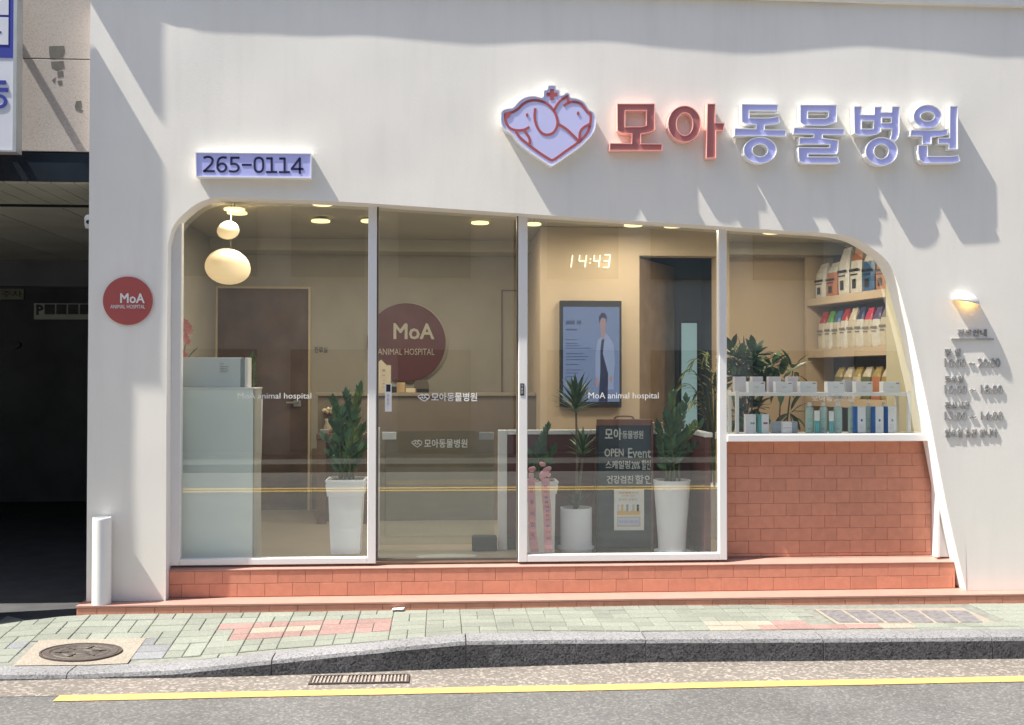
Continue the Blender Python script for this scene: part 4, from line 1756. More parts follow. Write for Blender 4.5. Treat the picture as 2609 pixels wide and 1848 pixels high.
# round logo disc on the back wall
c_ = P(910 * K, 767 * K, YW - .03)
rD = 87 * K * (YW + 7.5) / F
dsk = thing('round_wall_logo', 'large dark red disc with clinic name behind the reception desk', 'sign', c_)
b_ = MB()
b_.prism([ellipse(c_.x, c_.z, rD, rD, 64)], YW - .05, YW - .02)
build(b_, 'disc', mat('maroon_disc', (.15, .045, .048), .5), dsk)
b_ = MB()
b_.prism([ellipse(c_.x + .01, c_.z - .005, rD + .012, rD + .012, 64)], YW - .02, YW - .003)
build(b_, 'backing_ring', mat('cream_ring', (.6, .55, .42), .5), dsk)
text('MoA', 881 * K, 971 * K, 726 * K, 760 * K, YW - .062, .012, mat('cream_letter', (.66, .62, .5), .5), dsk, bold=.008)
text('ANIMAL HOSPITAL', 846 * K, 973 * K, 781 * K, 795 * K, YW - .056, .006, MATS['cream_letter'], dsk)

# reception desk
YDk = 2.2
a, b = P(836 * K, 900 * K, YDk), P(1240 * K, 880 * K, YDk)
dk = thing('reception_desk', 'long taupe reception desk below the round red logo', 'desk', ((a.x + b.x) / 2, YDk + .3, 0))
b_ = MB()
b_.box(a.x - .5, min(b.x, tx0 + .1), YDk, YDk + .04, 0.0, b.z - .03)
b_.box(a.x - .5, tx0 - .005, YDk + .04, YDk + .6, 0.0, .72)
build(b_, 'front_panel', desk_m, dk)
b_ = MB()
b_.bbox(a.x - .52, tx0 - .004, YDk - .02, YDk + .25, b.z - .03, b.z, .003)
build(b_, 'counter_top', mat('desk_top', (.30, .26, .20), .5), dk)
zdt = b.z


def desk_item(name, x0, x1, y0, m, lab, cat, Y=YDk + .1, dep=.08, base=None):
    a, b = P(x0 * K, y0 * K, Y), P(x1 * K, y0 * K, Y)
    q = MB()
    zz = zdt if base is None else base
    q.bbox(a.x, b.x, Y, Y + dep, zz, a.z, .004)
    return tag(build(q, name, m), lab, cat)


desk_item('dark_box', 876, 887.5, 866, dark_m, 'small black box on the desk beside the tan carton', 'box')
desk_item('tan_carton', 888, 907, 857, tan_m, 'tan cardboard carton on the reception desk', 'box', dep=.12)
desk_item('cream_box', 908.5, 930, 870, mat('cream', (.72, .62, .42), .5), 'small cream box on the desk right of the tan carton', 'box')
desk_item('black_case', 934, 960, 871, dark_m, 'black case on the desk right of the cream box', 'case', dep=.14)
# chair back behind the desk
a, b = P(926 * K, 880 * K, YDk + .5), P(960 * K, 852 * K, YDk + .5)
ch = thing('office_chair', 'dark office chair whose back shows above the reception desk', 'chair', ((a.x + b.x) / 2, YDk + .75, 0))
b_ = MB()
b_.prism([smooth_line([(a.x, zdt - .4), (a.x, b.z - .05), (a.x + .05, b.z), (b.x - .05, b.z), (b.x, b.z - .05), (b.x, zdt - .4)], 3)], YDk + .66, YDk + .72, True)
build(b_, 'backrest', desk_m, ch)
b_ = MB()
b_.bbox(a.x - .1, b.x + .1, YDk + .72, YDk + .85, .42, .5, .01)
build(b_, 'seat', desk_m, ch)
b_ = MB()
b_.tube([((a.x + b.x) / 2, YDk + .78, .0), ((a.x + b.x) / 2, YDk + .78, .42)], .03, 10)
build(b_, 'stem', dark_m, ch)
# stand-up leaflet holder left on the desk
a, b = P(845 * K, 880 * K, 2.0), P(875 * K, 814 * K, 2.0)
lh_ = thing('milk_carton_stand', 'cream carton-shaped leaflet stand at the left end of the desk', 'leaflet stand', ((a.x + b.x) / 2, YDk + .05, zdt))
b_ = MB()
Yq = YDk - .01
a, b = P(846 * K, 880 * K, Yq), P(875 * K, 818 * K, Yq)
b_.box(a.x, b.x, Yq, Yq + .1, zdt, b.z)
mx_ = (a.x + b.x) / 2 - .03
b_.prism([[(mx_ - .05, b.z), (mx_ + .05, b.z), (mx_, b.z + .05)]], Yq, Yq + .05)
build(b_, 'carton', mat('cream_card', (.55, .48, .36), .6), lh_)
for i, (f0, f1) in enumerate(((.82, .84), (.78, .80), (.62, .64), (.45, .46), (.32, .335), (.2, .21))):
    b_ = MB()
    zz0, zz1 = zdt + (b.z - zdt) * f0, zdt + (b.z - zdt) * f1
    b_.box(a.x + .04, b.x - .05, Yq - .002, Yq - .0, zz0, zz1)
    build(b_, 'printed_line', desk_m, lh_)

# dark side table
a, b = P(708 * K, 972 * K, 2.0), P(822 * K, 972 * K, 2.0)
st = thing('side_table', 'dark brown side table behind the left potted plant', 'table', ((a.x + b.x) / 2, 2.2, 0))
zt2 = a.z
b_ = MB()
b_.bbox(a.x, b.x, 2.0, 2.45, zt2 - .05, zt2, .004)
build(b_, 'table_top', woodd_m, st)
for xx, yy in ((a.x + .005, 2.005), (b.x - .085, 2.005), (a.x + .005, 2.36), (b.x - .085, 2.36)):
    b_ = MB()
    b_.box(xx, xx + .08, yy, yy + .08, 0, zt2 - .051)
    build(b_, 'leg', woodd_m, st)
desk_item('tray', 716, 736, 962, steel_m, 'small grey tray on the dark side table', 'tray', 2.1, .14, zt2)
for i, (xq, lab) in enumerate(((735, 'left white flower vase on the side table behind the plant'), (766, 'right white flower vase on the side table behind the plant'))):
    p = P(xq * K, 945 * K, 2.15)
    v_ = thing('flower_vase', lab, 'vase', (p.x, 2.15, zt2))
    b_ = MB()
    b_.lathe([(.03, zt2), (.045, zt2 + .05), (.025, zt2 + .1), (.035, zt2 + .13)], p.x, 2.15, 14)
    build(b_, 'vase', mat('vase', (.5, .42, .3), .4), v_, smooth=True)
    b_ = MB()
    for k in range(7):
        a_ = k * 2.4
        q = Vector((p.x + .04 * math.cos(a_), 2.15 + .03 * math.sin(a_), zt2 + .19 + .015 * (k % 3)))
        b_.lathe([(.003, q.z - .02), (.022, q.z), (.003, q.z + .018)], q.x, q.y, 7)
    build(b_, 'blossom', mat('cream_petal', (.8, .68, .48), .6), v_, smooth=True)

# inner wall-skirt behind the table
b_ = MB()
a = P(720 * K, 1005 * K, YW - .02)
b_.box(P(699 * K, 1000 * K, YW).x, tx0, YW - .02, YW - .001, 0, a.z)
build(b_, 'wainscot', mat('wainscot', (.22, .17, .12), .6, .08, 4), bld)

# low partition and glass gate
YG = .50
zcap = P(1350 * K, 963 * K, YG).z
capb = P(1350 * K, 973 * K, YG).z
g0, g1 = px(1116 * K, YG), px(1136 * K, YG)
fx1 = px(1560 * K, YG)
fn = thing('low_partition', 'maroon low partition with a white cap rail behind the plants', 'partition', ((g1 + fx1) / 2, YG, 0))
b_ = MB()
b_.box(g1 + .002, fx1, YG + .012, YG + .05, 0.0, capb)
b_.box(fx1 - .04, fx1, .08, YG + .012, 0.0, capb)
build(b_, 'panel', maroon_m, fn)
b_ = MB()
b_.bbox(g1 + .002, fx1 + .01, YG, YG + .07, capb, zcap, .003)
b_.bbox(fx1 - .05, fx1 + .01, .06, YG - .001, capb, zcap, .003)
build(b_, 'cap_rail', white_m, fn)
b_ = MB()
b_.box(g1 + .002, fx1, YG + .006, YG + .0115, 0.0, .1)
build(b_, 'skirting', dark_m, fn)
gtg = thing('glass_gate', 'waist high glass gate between white posts behind the door', 'gate', ((g0 + px(850 * K, YG)) / 2, YG, 0))
b_ = MB()
b_.bbox(g0, g1, YG, YG + .08, 0, zcap, .004)
build(b_, 'post', white_m, gtg)
b_ = MB()
h0, h1 = px(843 * K, YG), px(850 * K, YG)
b_.bbox(h0 - .02, h1, YG, YG + .08, 0, P(846 * K, 958 * K, YG).z, .004)
build(b_, 'post', white_m, gtg)
b_ = MB()
ztg = P(1000 * K, 966 * K, YG).z
b_.quad((h1 + .003, YG + .04, .04), (g0 - .03, YG + .04, .04), (g0 - .03, YG + .04, ztg), (h1 + .003, YG + .04, ztg))
build(b_, 'glass_leaf', clear_m, gtg)
for (xa, xb, nm) in ((855, 887, 'hinge'), (1073, 1106, 'latch')):
    a, b = P(xa * K, 985 * K, YG), P(xb * K, 968 * K, YG)
    b_ = MB()
    b_.bbox(a.x, b.x, YG + .022, YG + .036, a.z, b.z, .003)
    build(b_, nm, white_m if nm == 'hinge' else steel_m, gtg)
text('모아동물병원', 950 * K, 1046 * K, 984 * K, 1003 * K, YG + .034, .0012, print_m, gtg, bold=.002)


def small_heart(x0, x1, y0, y1, Y, parent):
    sx, sy = (x1 - x0) / 1720, (y1 - y0) / 1460

    def f(pts):
        return to_plane([((x0 + (x - 110) * sx) * K, (y0 + (y - 120) * sy) * K) for x, y in pts], Y)
    mb = MB()
    for i, st_ in enumerate(STROKES[:3] + STROKES[4:5] + STROKES[6:7]):
        strip(mb, f(smooth_line(st_, 2)), .006, Y - .0002 * i, Y + .001)
    build(mb, 'emblem', print_m, parent)


small_heart(935, 963, 880, 900, GY, dleaf)
small_heart(921, 946, 983, 1003, YG + .034, gtg)
# dark device at the gate foot
a, b = P(1057 * K, 1221 * K, YG - .04), P(1113 * K, 1200 * K, YG - .04)
b_ = MB()
b_.bbox(a.x, b.x, YG - .06, YG + .02, .0, b.z, .008)
tag(build(b_, 'floor_box', mat('dark_device', (.04, .045, .055), .5)), 'dark grey box on the floor at the foot of the gate', 'box')
# door mat
b_ = MB()
a = P(1000 * K, 1245 * K, .1)
ring = [(a.x + .22 * math.cos(2 * math.pi * k / 36), .20 + .09 * math.sin(2 * math.pi * k / 36)) for k in range(36)]
b_.v += [Vector((x, y, .008)) for x, y in ring] + [Vector((x, y, .001)) for x, y in ring]
b_.f.append(tuple(range(36)))
for k in range(36):
    b_.f.append((k, (k + 1) % 36, 36 + (k + 1) % 36, 36 + k))
tag(build(b_, 'door_mat', mat('pale_mat', (.45, .47, .42), .9, .1, 40)), 'small pale oval mat just inside the glass door', 'mat')

# labels hanging at the door
for (xa, xb, ya, yb, lab, m_) in ((862, 877, 860, 922, 'white vertical push label with black top on the door glass', white_m), (1165, 1173.5, 859, 886, 'black vertical label on the post right of the door', dark_m)):
    Yq = -.012 if m_ is white_m else YM - .003
    a, b = P(xa * K, yb * K, Yq), P(xb * K, ya * K, Yq)
    dl = thing('door_label', lab, 'label', ((a.x + b.x) / 2, Yq, a.z))
    b_ = MB()
    b_.box(a.x, b.x, Yq, Yq + .003, a.z, b.z)
    build(b_, 'plate', m_, dl)
    if m_ is white_m:
        b_ = MB()
        b_.box(a.x + .008, b.x - .008, Yq - .001, Yq, b.z - .055, b.z - .004)
        build(b_, 'black_top', dark_m, dl)
        for k, s_ in enumerate('자동문'):
            text_at(s_, a.x + .014, b.x - .016, a.z + .10 - k * .028, a.z + .122 - k * .028, Yq - .001, .001, grey_m, dl)
    else:
        for k, s_ in enumerate('자동문'):
            text_at(s_, a.x + .006, b.x - .006, b.z - .025 - k * .024, b.z - .006 - k * .024, Yq - .001, .001, print_m, dl)

# ---- TV screen
tvw, tvh = (1254, 1392), (674, 913)
YV = YT - .06
a, b = P(tvw[0] * K, tvh[1] * K, YV), P(tvw[1] * K, tvh[0] * K, YV)
tv = thing('display_screen', 'tall portrait screen showing a man in a white coat', 'screen', ((a.x + b.x) / 2, YV, a.z))
b_ = MB()
b_.bbox(a.x, b.x, YV, YT - .001, a.z, b.z, .004)
build(b_, 'bezel', dark_m, tv)
zz = lambda x, y: (1320 + x / 3.247, 500 + y / 3.247)
s0, s1 = zz(372, 1560), zz(838, 918)
a2, b2 = P(s0[0], 900 * K, YV), P(s1[0], s1[1], YV)
b_ = MB()
b_.box(a2.x, b2.x, YV - .0012, YV - .0, a2.z - .0, b2.z)
build(b_, 'screen', screen_m, tv)


def sp(pts, off_, m_, nm='picture'):
    q = MB()
    q.prism([to_plane([zz(*p) for p in pts], YV)], YV - .0012 - off_, YV - .0012)
    return build(q, nm, m_, tv)


for (x0_, y0_, x1_, y1_) in ((395, 1030, 470, 1062), (485, 1030, 522, 1062), (395, 1098, 487, 1112), (395, 1185, 490, 1192), (395, 1215, 495, 1222), (395, 1235, 510, 1242), (395, 1255, 600, 1262),
                             (395, 1300, 540, 1307), (395, 1325, 580, 1332), (395, 1350, 560, 1357), (395, 1390, 500, 1397), (395, 1435, 520, 1442), (395, 1460, 500, 1467), (395, 1490, 470, 1497)):
    sp([(x0_, y0_), (x1_, y0_), (x1_, y1_), (x0_, y1_)], .0006, scr_txt, 'text_line')
man = [([(690, 1165), (660, 1190), (640, 1300), (640, 1500), (665, 1560), (690, 1480), (700, 1600), (790, 1600), (790, 1500), (800, 1380), (790, 1230), (750, 1160), (720, 1130)], .0006, scr_coat),
       ([(690, 1190), (715, 1180), (700, 1300), (745, 1470), (740, 1700), (665, 1700), (680, 1450), (680, 1280)], .0010, scr_navy),
       ([(683, 1090), (722, 1090), (720, 1150), (700, 1190), (686, 1160)], .0010, scr_skin),
       (ellipse(702, 1058, 27, 48, 18), .0014, scr_skin),
       ([(672, 1060), (668, 1000), (690, 966), (720, 968), (736, 1000), (734, 1050), (724, 1010), (690, 1005), (680, 1030)], .0018, scr_navy),
       (ellipse(652, 1540, 12, 45, 12), .0010, scr_skin), (ellipse(768, 1515, 12, 26, 12), .0012, scr_skin)]
for pts, off_, m_ in man:
    sp(pts, off_, m_, 'picture')

# ---- digital wall clock 14:43
YC = YT - .02
ck = thing('digital_clock', 'glowing white digital clock reading 14:43 above the screen', 'clock', P(1320 * K, 583 * K, YC))
SEG = {'a': ((0, 1), (1, 1)), 'b': ((1, 1), (1, .5)), 'c': ((1, .5), (1, 0)), 'd': ((0, 0), (1, 0)), 'e': ((0, .5), (0, 0)), 'f': ((0, 1), (0, .5)), 'g': ((0, .5), (1, .5))}
DIG = {'1': 'bc', '4': 'fgbc', '3': 'abgcd'}
for dchar, xa, xb in (('1', 405, 445), ('4', 505, 560), ('4', 626, 674), ('3', 708, 757)):
    for k in DIG[dchar]:
        (u0, v0_), (u1, v1_) = SEG[k]
        pts = []
        for (u, v_) in ((u0, v0_), (u1, v1_)):
            pts.append(Vector((xa + (xb - xa) * u + 14 * v_ - 7, 590 - 105 * v_)))
        d_ = (pts[1] - pts[0]).normalized() * 5
        pts = [pts[0] + d_, pts[1] - d_]
        q = to_plane([zz(*p) for p in pts], YC)
        b_ = MB()
        strip(b_, q, .0085, YC, YC + .018)
        build(b_, 'segment', led_m, ck)
for yy in (520, 552):
    q = to_plane([zz(597 + (550 - yy) * .1, yy)], YC)[0]
    b_ = MB()
    b_.prism([ellipse(q[0], q[1], .006, .006, 10)], YC, YC + .018)
    build(b_, 'segment', led_m, ck)

# ---- ceiling disc lamps
lab_l = ['front disc lamp above the small globe', 'rear disc lamp above the small globe', 'disc lamp at the window head left of the first mullion',
         'hanging disc lamp below the one at the window head, left room', 'disc lamp crossing behind the left door mullion', 'hanging disc lamp in the middle of the door opening',
         'disc lamp at the window head left of the right door mullion', 'disc lamp just right of the right door mullion', 'flat disc lamp above the digital clock', 'brightest disc lamp at the lintel right of the clock', 'disc lamp hidden behind the lintel over the display rack, amber glow', 'unseen rear disc lamp added behind the lintel to brighten the bay wall']  # last lamp is unseen, added to brighten the bay wall
for i, (x, y, wd, hh, Yq) in enumerate(((525, 470, 46, 8, .7), (531, 478, 44, 7, 1.0), (722, 458, 44, 6, .4), (718, 496, 42, 5, 1.4), (828, 496, 40, 5, 1.4), (1075, 500, 40, 5, 1.5),
                                       (1150, 482, 32, 4, .9), (1195, 503, 34, 7, .9), (1418, 505, 42, 5, 1.3), (1508, 507, 44, 9, .7), (1862, 505, 44, 6, .75), (1730, 490, 44, 6, 1.9))):
    p = P(x * K, y * K, Yq)
    rr = wd / 2 * K * (Yq + 7.5) / F
    dl = thing('disc_lamp', lab_l[i], 'ceiling lamp', p, 'disc ceiling lamps')
    z_ = min(p.z, zc - .02)
    th = .008
    b_ = MB()
    b_.lathe([(.002, z_ - .006), (rr * .96, z_ - .006), (rr, z_ - .003), (rr, z_ + th), (rr * .9, z_ + th + .003)], p.x, p.y, 28)
    build(b_, 'diffuser', lampdisc_m, dl)
    b_ = MB()
    b_.lathe([(rr * .9, z_ + th + .0035), (rr * .4, z_ + th + .012), (.01, z_ + th + .014)], p.x, p.y, 24)
    build(b_, 'cap', brass_m, dl)
    b_ = MB()
    b_.tube([(p.x, p.y, z_ + th + .01), (p.x, p.y, max(zc + .001, z_ + .03))], .006, 6)
    build(b_, 'stem', brass_m, dl)
    if i in (0, 2, 3, 5, 7, 8, 9, 4, 10, 11):
        q = bpy.data.lights.new('lamp_light', 'AREA')
        q.shape = 'DISK'
        q.size = rr * 1.6
        q.energy = 9.0 if i > 9 else 4.6
        q.color = (1, .87, .70)
        lo2 = bpy.data.objects.new('lamp_light', q)
        C.objects.link(lo2)
        put(lo2, dl, (p.x, p.y, z_ - .012))

# ---- two pebble pendants
for (x, y, rx, ry, lab) in ((511, 516, 24, 20, 'smaller glowing pebble lamp, above the big one'), (510, 597, 49, 40, 'large glowing cream pebble lamp near the left window')):
    p = P(x * K, y * K, .75)
    s_ = K * 8.25 / F
    gl = thing('globe_lamp', lab, 'pendant lamp', p, 'glowing pebble lamps')
    b_ = MB()
    NV = 18
    prof = []
    for k in range(NV + 1):
        t = -math.pi / 2 + math.pi * k / NV
        prof.append((max(.001, rx * s_ * math.cos(t) * (1 - .06 * math.sin(t) * 1)), p.z + ry * s_ * math.sin(t)))
    b_.lathe(prof, p.x, p.y, 30)
    for v in b_.v:
        v.x += .10 * (v.z - p.z) * (-1 if rx < 30 else 0.6) * -1 * 1.0
    build(b_, 'globe', globe_m, gl, smooth=True)
    b_ = MB()
    b_.tube([(p.x + .02, p.y + .01, p.z + ry * s_ * .9), (p.x + .02, p.y + .01, zc)], .003, 6)
    build(b_, 'cord', brass_m, gl)

# ---- left cabinet with box
YCb = .09
a, b = P(398 * K, 1250 * K, YCb), P(566 * K, 868 * K, YCb)
cb = thing('white_cabinet', 'tall pale cabinet standing at the left end of the window', 'cabinet', ((a.x + b.x) / 2, YCb + .2, 0))
b_ = MB()
b_.bbox(a.x, b.x, YCb, YCb + .018, 0.0, b.z - .012, .002)
build(b_, 'front_panel', cabinet_m, cb)
b_ = MB()
b_.bbox(a.x, b.x + .012, YCb + .02, YCb + .30, 0.0, b.z - .012, .002)
build(b_, 'body', mat('cabinet_side', (.42, .43, .40), .5), cb)
b_ = MB()
b_.bbox(a.x, b.x + .016, YCb - .002, YCb + .31, b.z - .0115, b.z, .002)
build(b_, 'top', white_m, cb)
zct = b.z
a, b = P(398 * K, 866 * K, YCb + .05), P(555 * K, 801 * K, YCb + .05)
xm1, xm2 = P(538 * K, 830 * K, YCb + .05).x, P(548 * K, 830 * K, YCb + .05).x
gb = thing('display_box', 'pale grey box panel lying on top of the white cabinet', 'box', ((a.x + b.x) / 2, YCb + .1, zct))
b_ = MB()
b_.bbox(a.x, xm1, YCb + .05, YCb + .2, zct + .001, b.z, .003)
build(b_, 'body', boxgrey_m, gb)
b_ = MB()
b_.box(xm1, xm2, YCb + .056, YCb + .2, zct + .001, b.z - .004)
build(b_, 'dark_strip', mat('strip_grey', (.30, .33, .34), .5), gb)
b_ = MB()
b_.bbox(xm2, b.x, YCb + .05, YCb + .2, zct + .001, b.z, .003)
build(b_, 'end_panel', white_m, gb)
text('안내', 492 * K, 500 * K, 812 * K, 818 * K, YCb + .0485, .001, grey_m, gb)
for k in range(4):
    a3, b3 = P(492 * K, (822 + k * 4) * K, YCb + .0485), P((512 - 3 * (k % 2)) * K, (820.5 + k * 4) * K, YCb + .0485)
    b_ = MB()
    b_.box(a3.x, b3.x, YCb + .0488, YCb + .0498, a3.z, b3.z)
    build(b_, 'printed_line', grey_m, gb)
zgt = b.z


# ---- plants
def leaf_mesh(name, L_, W_, m, fold=.25, droop=.2, seg=4):
    v, f = [], []
    for i in range(seg + 1):
        t = i / seg
        wv = W_ * math.sin(math.pi * min(1, t * .92 + .08)) ** .8 if i < seg else 0.0
        if i == 0:
            wv = W_ * .25
        z = -droop * L_ * t * t
        v += [(-wv / 2, L_ * t, z + fold * wv / 2), (0, L_ * t, z), (wv / 2, L_ * t, z + fold * wv / 2)]
    for i in range(seg):
        k = i * 3
        f += [(k, k + 1, k + 4, k + 3), (k + 1, k + 2, k + 5, k + 4)]
    me = bpy.data.meshes.new(name)
    me.from_pydata(v, [], f)
    me.materials.append(m)
    me.polygons.foreach_set('use_smooth', [True] * len(me.polygons))
    return me


def place_leaf(me, pos, direction, up, parent, s=1.0):
    y = direction.normalized()
    x = y.cross(up)
    if x.length < 1e-3:
        x = Vector((1, 0, 0))
    x.normalize()
    z = x.cross(y)
    o = bpy.data.objects.new('leaf', me)
    C.objects.link(o)
    o.parent = parent
    M = Matrix((x, y, z)).transposed().to_4x4()
    o.matrix_local = Matrix.Translation(pos - WPOS[parent.name]) @ M @ Matrix.Scale(s, 4)
    WPOS[o.name] = pos
    return o


zzleaf = leaf_mesh('leaf', .080, .033, leaf_m)
zzleaf_l = leaf_mesh('leaf', .080, .034, leafy_m)


def zz_stem(parent, base, tip, n, side, s=1.0, light=False, bend=.06):
    base, tip = Vector(base), Vector(tip)
    mid = (base + tip) / 2 + Vector((-(tip.x - base.x) * .35, bend, .06))
    pts = [(base * (1 - t) ** 2 + mid * 2 * t * (1 - t) + tip * t * t) for t in [i / 8 for i in range(9)]]
    b_ = MB()
    b_.tube(pts, [.008 - .0007 * i for i in range(9)], 6)
    build(b_, 'stem', stem_m, parent, smooth=True)
    n = int(n * 1.8)
    for i in range(n):
        t = .22 + .78 * i / (n - 1)
        p = base * (1 - t) ** 2 + mid * 2 * t * (1 - t) + tip * t * t
        d = ((tip - base).normalized() * .75 + (mid - base).normalized() * .2)
        sd = 1 if i % 2 else -1
        perp = d.cross(side).normalized()
        ld_ = perp * sd * (1.0 - .5 * t) + d * (.7 + .5 * t) + Vector((random.uniform(-.2, .2), random.uniform(-.3, .2), random.uniform(-.1, .2)))
        place_leaf(zzleaf_l if light and random.random() < .75 else zzleaf, p, ld_, Vector((random.uniform(-.3, .3), -1, random.uniform(.1, .7))), parent, s * random.uniform(.8, 1.15) * (1 - .25 * t))
    place_leaf(zzleaf, tip, (tip - base), Vector((0, -1, .2)), parent, s)


def square_pot(name, x0, x1, xb0, xb1, ytop, yrim, ybot, Y, lab, cat='potted plant'):
    a, b = P(x0 * K, ytop * K, Y), P(x1 * K, ytop * K, Y)
    c0, c1 = P(xb0 * K, ybot * K, Y), P(xb1 * K, ybot * K, Y)
    r0, r1 = P((x0 + 6) * K, yrim * K, Y), P((x1 - 6) * K, yrim * K, Y)
    w_ = b.x - a.x
    cx = (a.x + b.x) / 2
    cyy = Y + w_ / 2
    zb_ = max(0.0, c0.z)
    t = thing(name, lab, cat, (cx, cyy, zb_))
    rt = math.sqrt(2) / 2
    wr, wb = (r1.x - r0.x), (c1.x - c0.x)
    b_ = MB()
    zr = r0.z
    zt = a.z
    prof = [(wb * rt, zb_), (wr * rt * .985, zr), (wr * rt * 1.05, zr + .001), (w_ * rt * .985, zt - .035), (w_ * rt * .955, zt - .034), (w_ * rt * .97, zt - .014), (w_ * rt * 1.0, zt - .013), (w_ * rt, zt), (w_ * rt * .9, zt), (w_ * rt * .9, zt - .03)]
    b_.lathe(prof, cx, cyy, 4, a0=math.pi / 4)
    build(b_, 'pot', pot_m, t)
    b_ = MB()
    b_.box(cx - w_ * .42, cx + w_ * .42, cyy - w_ * .42, cyy + w_ * .42, zt - .028, zt - .012)
    build(b_, 'soil', soil_m, t)
    return t, Vector((cx, cyy, zt - .015)), w_


def tip(x, y, Y):
    return P(x * K, y * K, Y)


t1, c1_, w1_ = square_pot('potted_zz_plant', 728, 817, 741, 806, 1076, 1113, 1243, .07, 'leafy dark green plant in a tall square white pot, left window')
side = Vector((0, -1, 0))
for (x, y, n, lt_) in ((776, 890, 18, False), (806, 876, 20, True), (745, 955, 15, False), (765, 930, 17, False), (790, 940, 17, False), (812, 965, 15, True), (735, 1020, 10, False), (757, 990, 13, False), (803, 1010, 12, False), (780, 985, 13, False), (727, 985, 11, False), (822, 1000, 11, False), (748, 905, 14, False)):
    zz_stem(t1, c1_ + Vector((random.uniform(-.05, .05), random.uniform(-.06, .05), 0)), tip(x, y, .15 + random.uniform(-.05, .12)), n, side, 1.0, lt_)

t2, c2_, w2_ = square_pot('potted_zz_plant', 1174, 1251, 1180, 1240, 1079, 1108, 1240, .14, 'dark plant in a square white pot behind the pink ribbons')
for (x, y, n) in ((1226, 962, 16), (1205, 1005, 12), (1190, 1020, 11), (1240, 1010, 12), (1215, 990, 13), (1182, 1040, 9)):
    zz_stem(t2, c2_ + Vector((random.uniform(-.05, .05), random.uniform(-.04, .05), 0)), tip(x, y, .25 + random.uniform(-.05, .08)), n, side, .85)

# round tall pot right
Yp = .12
a, b = P(1472 * K, 1079 * K, Yp), P(1555 * K, 1079 * K, Yp)
rt_ = (b.x - a.x) / 2
cx = (a.x + b.x) / 2
zt = a.z
t3 = thing('potted_zz_plant', 'tall leafy plant in a round tapering white pot beside the chalkboard', 'potted plant', (cx, Yp + rt_, 0.0))
b_ = MB()
b_.lathe([(rt_ * .74, .02), (rt_ * .76, .1), (rt_ * .84, zt * .5), (rt_ * .98, zt * .93), (rt_, zt - .008), (rt_, zt), (rt_ * .93, zt), (rt_ * .9, zt - .04)], cx, Yp + rt_, 40)
build(b_, 'pot', pot_m, t3, smooth='auto')
b_ = MB()
b_.lathe([(rt_ * .8, .0), (rt_ * .98, .018), (rt_ * .98, .026), (rt_ * .8, .02)], cx, Yp + rt_, 36)
build(b_, 'saucer', pot_m, t3)
b_ = MB()
b_.lathe([(rt_ * .88, zt - .035), (rt_ * .5, zt - .028), (.01, zt - .028)], cx, Yp + rt_, 24)
build(b_, 'soil', soil_m, t3)
for (x, y, n, lt_) in ((1507, 888, 20, True), (1492, 935, 17, False), (1520, 925, 17, False), (1548, 960, 16, False), (1566, 955, 16, True), (1500, 965, 15, True), (1530, 985, 13, False), (1483, 985, 12, False), (1512, 1005, 11, True), (1474, 960, 13, False), (1560, 1000, 11, False), (1535, 900, 15, False)):
    zz_stem(t3, Vector((cx, Yp + rt_, zt - .03)) + Vector((random.uniform(-.05, .05), random.uniform(-.05, .05), 0)), tip(x, y, .2 + random.uniform(-.06, .12)), n, side, 1.0, lt_)

# dracaena in a low cylinder pot
Yp = .20
a, b = P(1259 * K, 1141 * K, Yp), P(1330 * K, 1141 * K, Yp)
rt_ = (b.x - a.x) / 2
cx, zt = (a.x + b.x) / 2, a.z
t4 = thing('potted_dracaena', 'dracaena with spiky leaf heads in a short white cylinder pot', 'potted plant', (cx, Yp + rt_, 0))
b_ = MB()
b_.lathe([(rt_ * .97, .03), (rt_, .05), (rt_, zt), (rt_ * .93, zt), (rt_ * .93, zt - .03)], cx, Yp + rt_, 40)
build(b_, 'pot', pot_m, t4, smooth='auto')
b_ = MB()
b_.lathe([(rt_ * .9, .0), (rt_ * .98, .02), (rt_ * 1.16, .045), (rt_ * 1.16, .052), (rt_ * .9, .032)], cx, Yp + rt_, 36)
build(b_, 'saucer', pot_m, t4)
b_ = MB()
b_.lathe([(rt_ * .92, zt - .03), (rt_ * .5, zt - .02), (.01, zt - .02)], cx, Yp + rt_, 24)
build(b_, 'soil', soil_m, t4)
strap = leaf_mesh('leaf', .23, .034, leaf_m, .2, .16, 5)
for (x, y, s_, n) in ((1290, 925, 1.0, 56), (1305, 1025, .8, 36)):
    top = tip(x, y, Yp + rt_)
    base = Vector((cx + random.uniform(-.02, .02), Yp + rt_, zt - .02))
    b_ = MB()
    b_.tube([base, (base + top) / 2 + Vector((.01, 0, 0)), top], [.011, .009, .008], 8)
    build(b_, 'trunk', trunk_m, t4, smooth=True)
    for k in range(n):
        a_ = k * 2.39996
        e = R(20 + 62 * (k / n))
        d = Vector((math.cos(a_) * math.cos(e), math.sin(a_) * math.cos(e), math.sin(e)))
        place_leaf(strap, top + Vector((0, 0, .09 * k / n)) * s_, d, Vector((0, 0, 1)), t4, s_ * random.uniform(.75, 1.05))
top = tip(1290, 1100, Yp + rt_)
for k in range(14):
    a_ = k * 2.39996
    e = R(25 + 50 * random.random())
    place_leaf(strap, Vector((cx + .01, Yp + rt_, zt - .01)), Vector((math.cos(a_) * math.cos(e), math.sin(a_) * math.cos(e), math.sin(e) + .3)), Vector((0, 0, 1)), t4, .65)

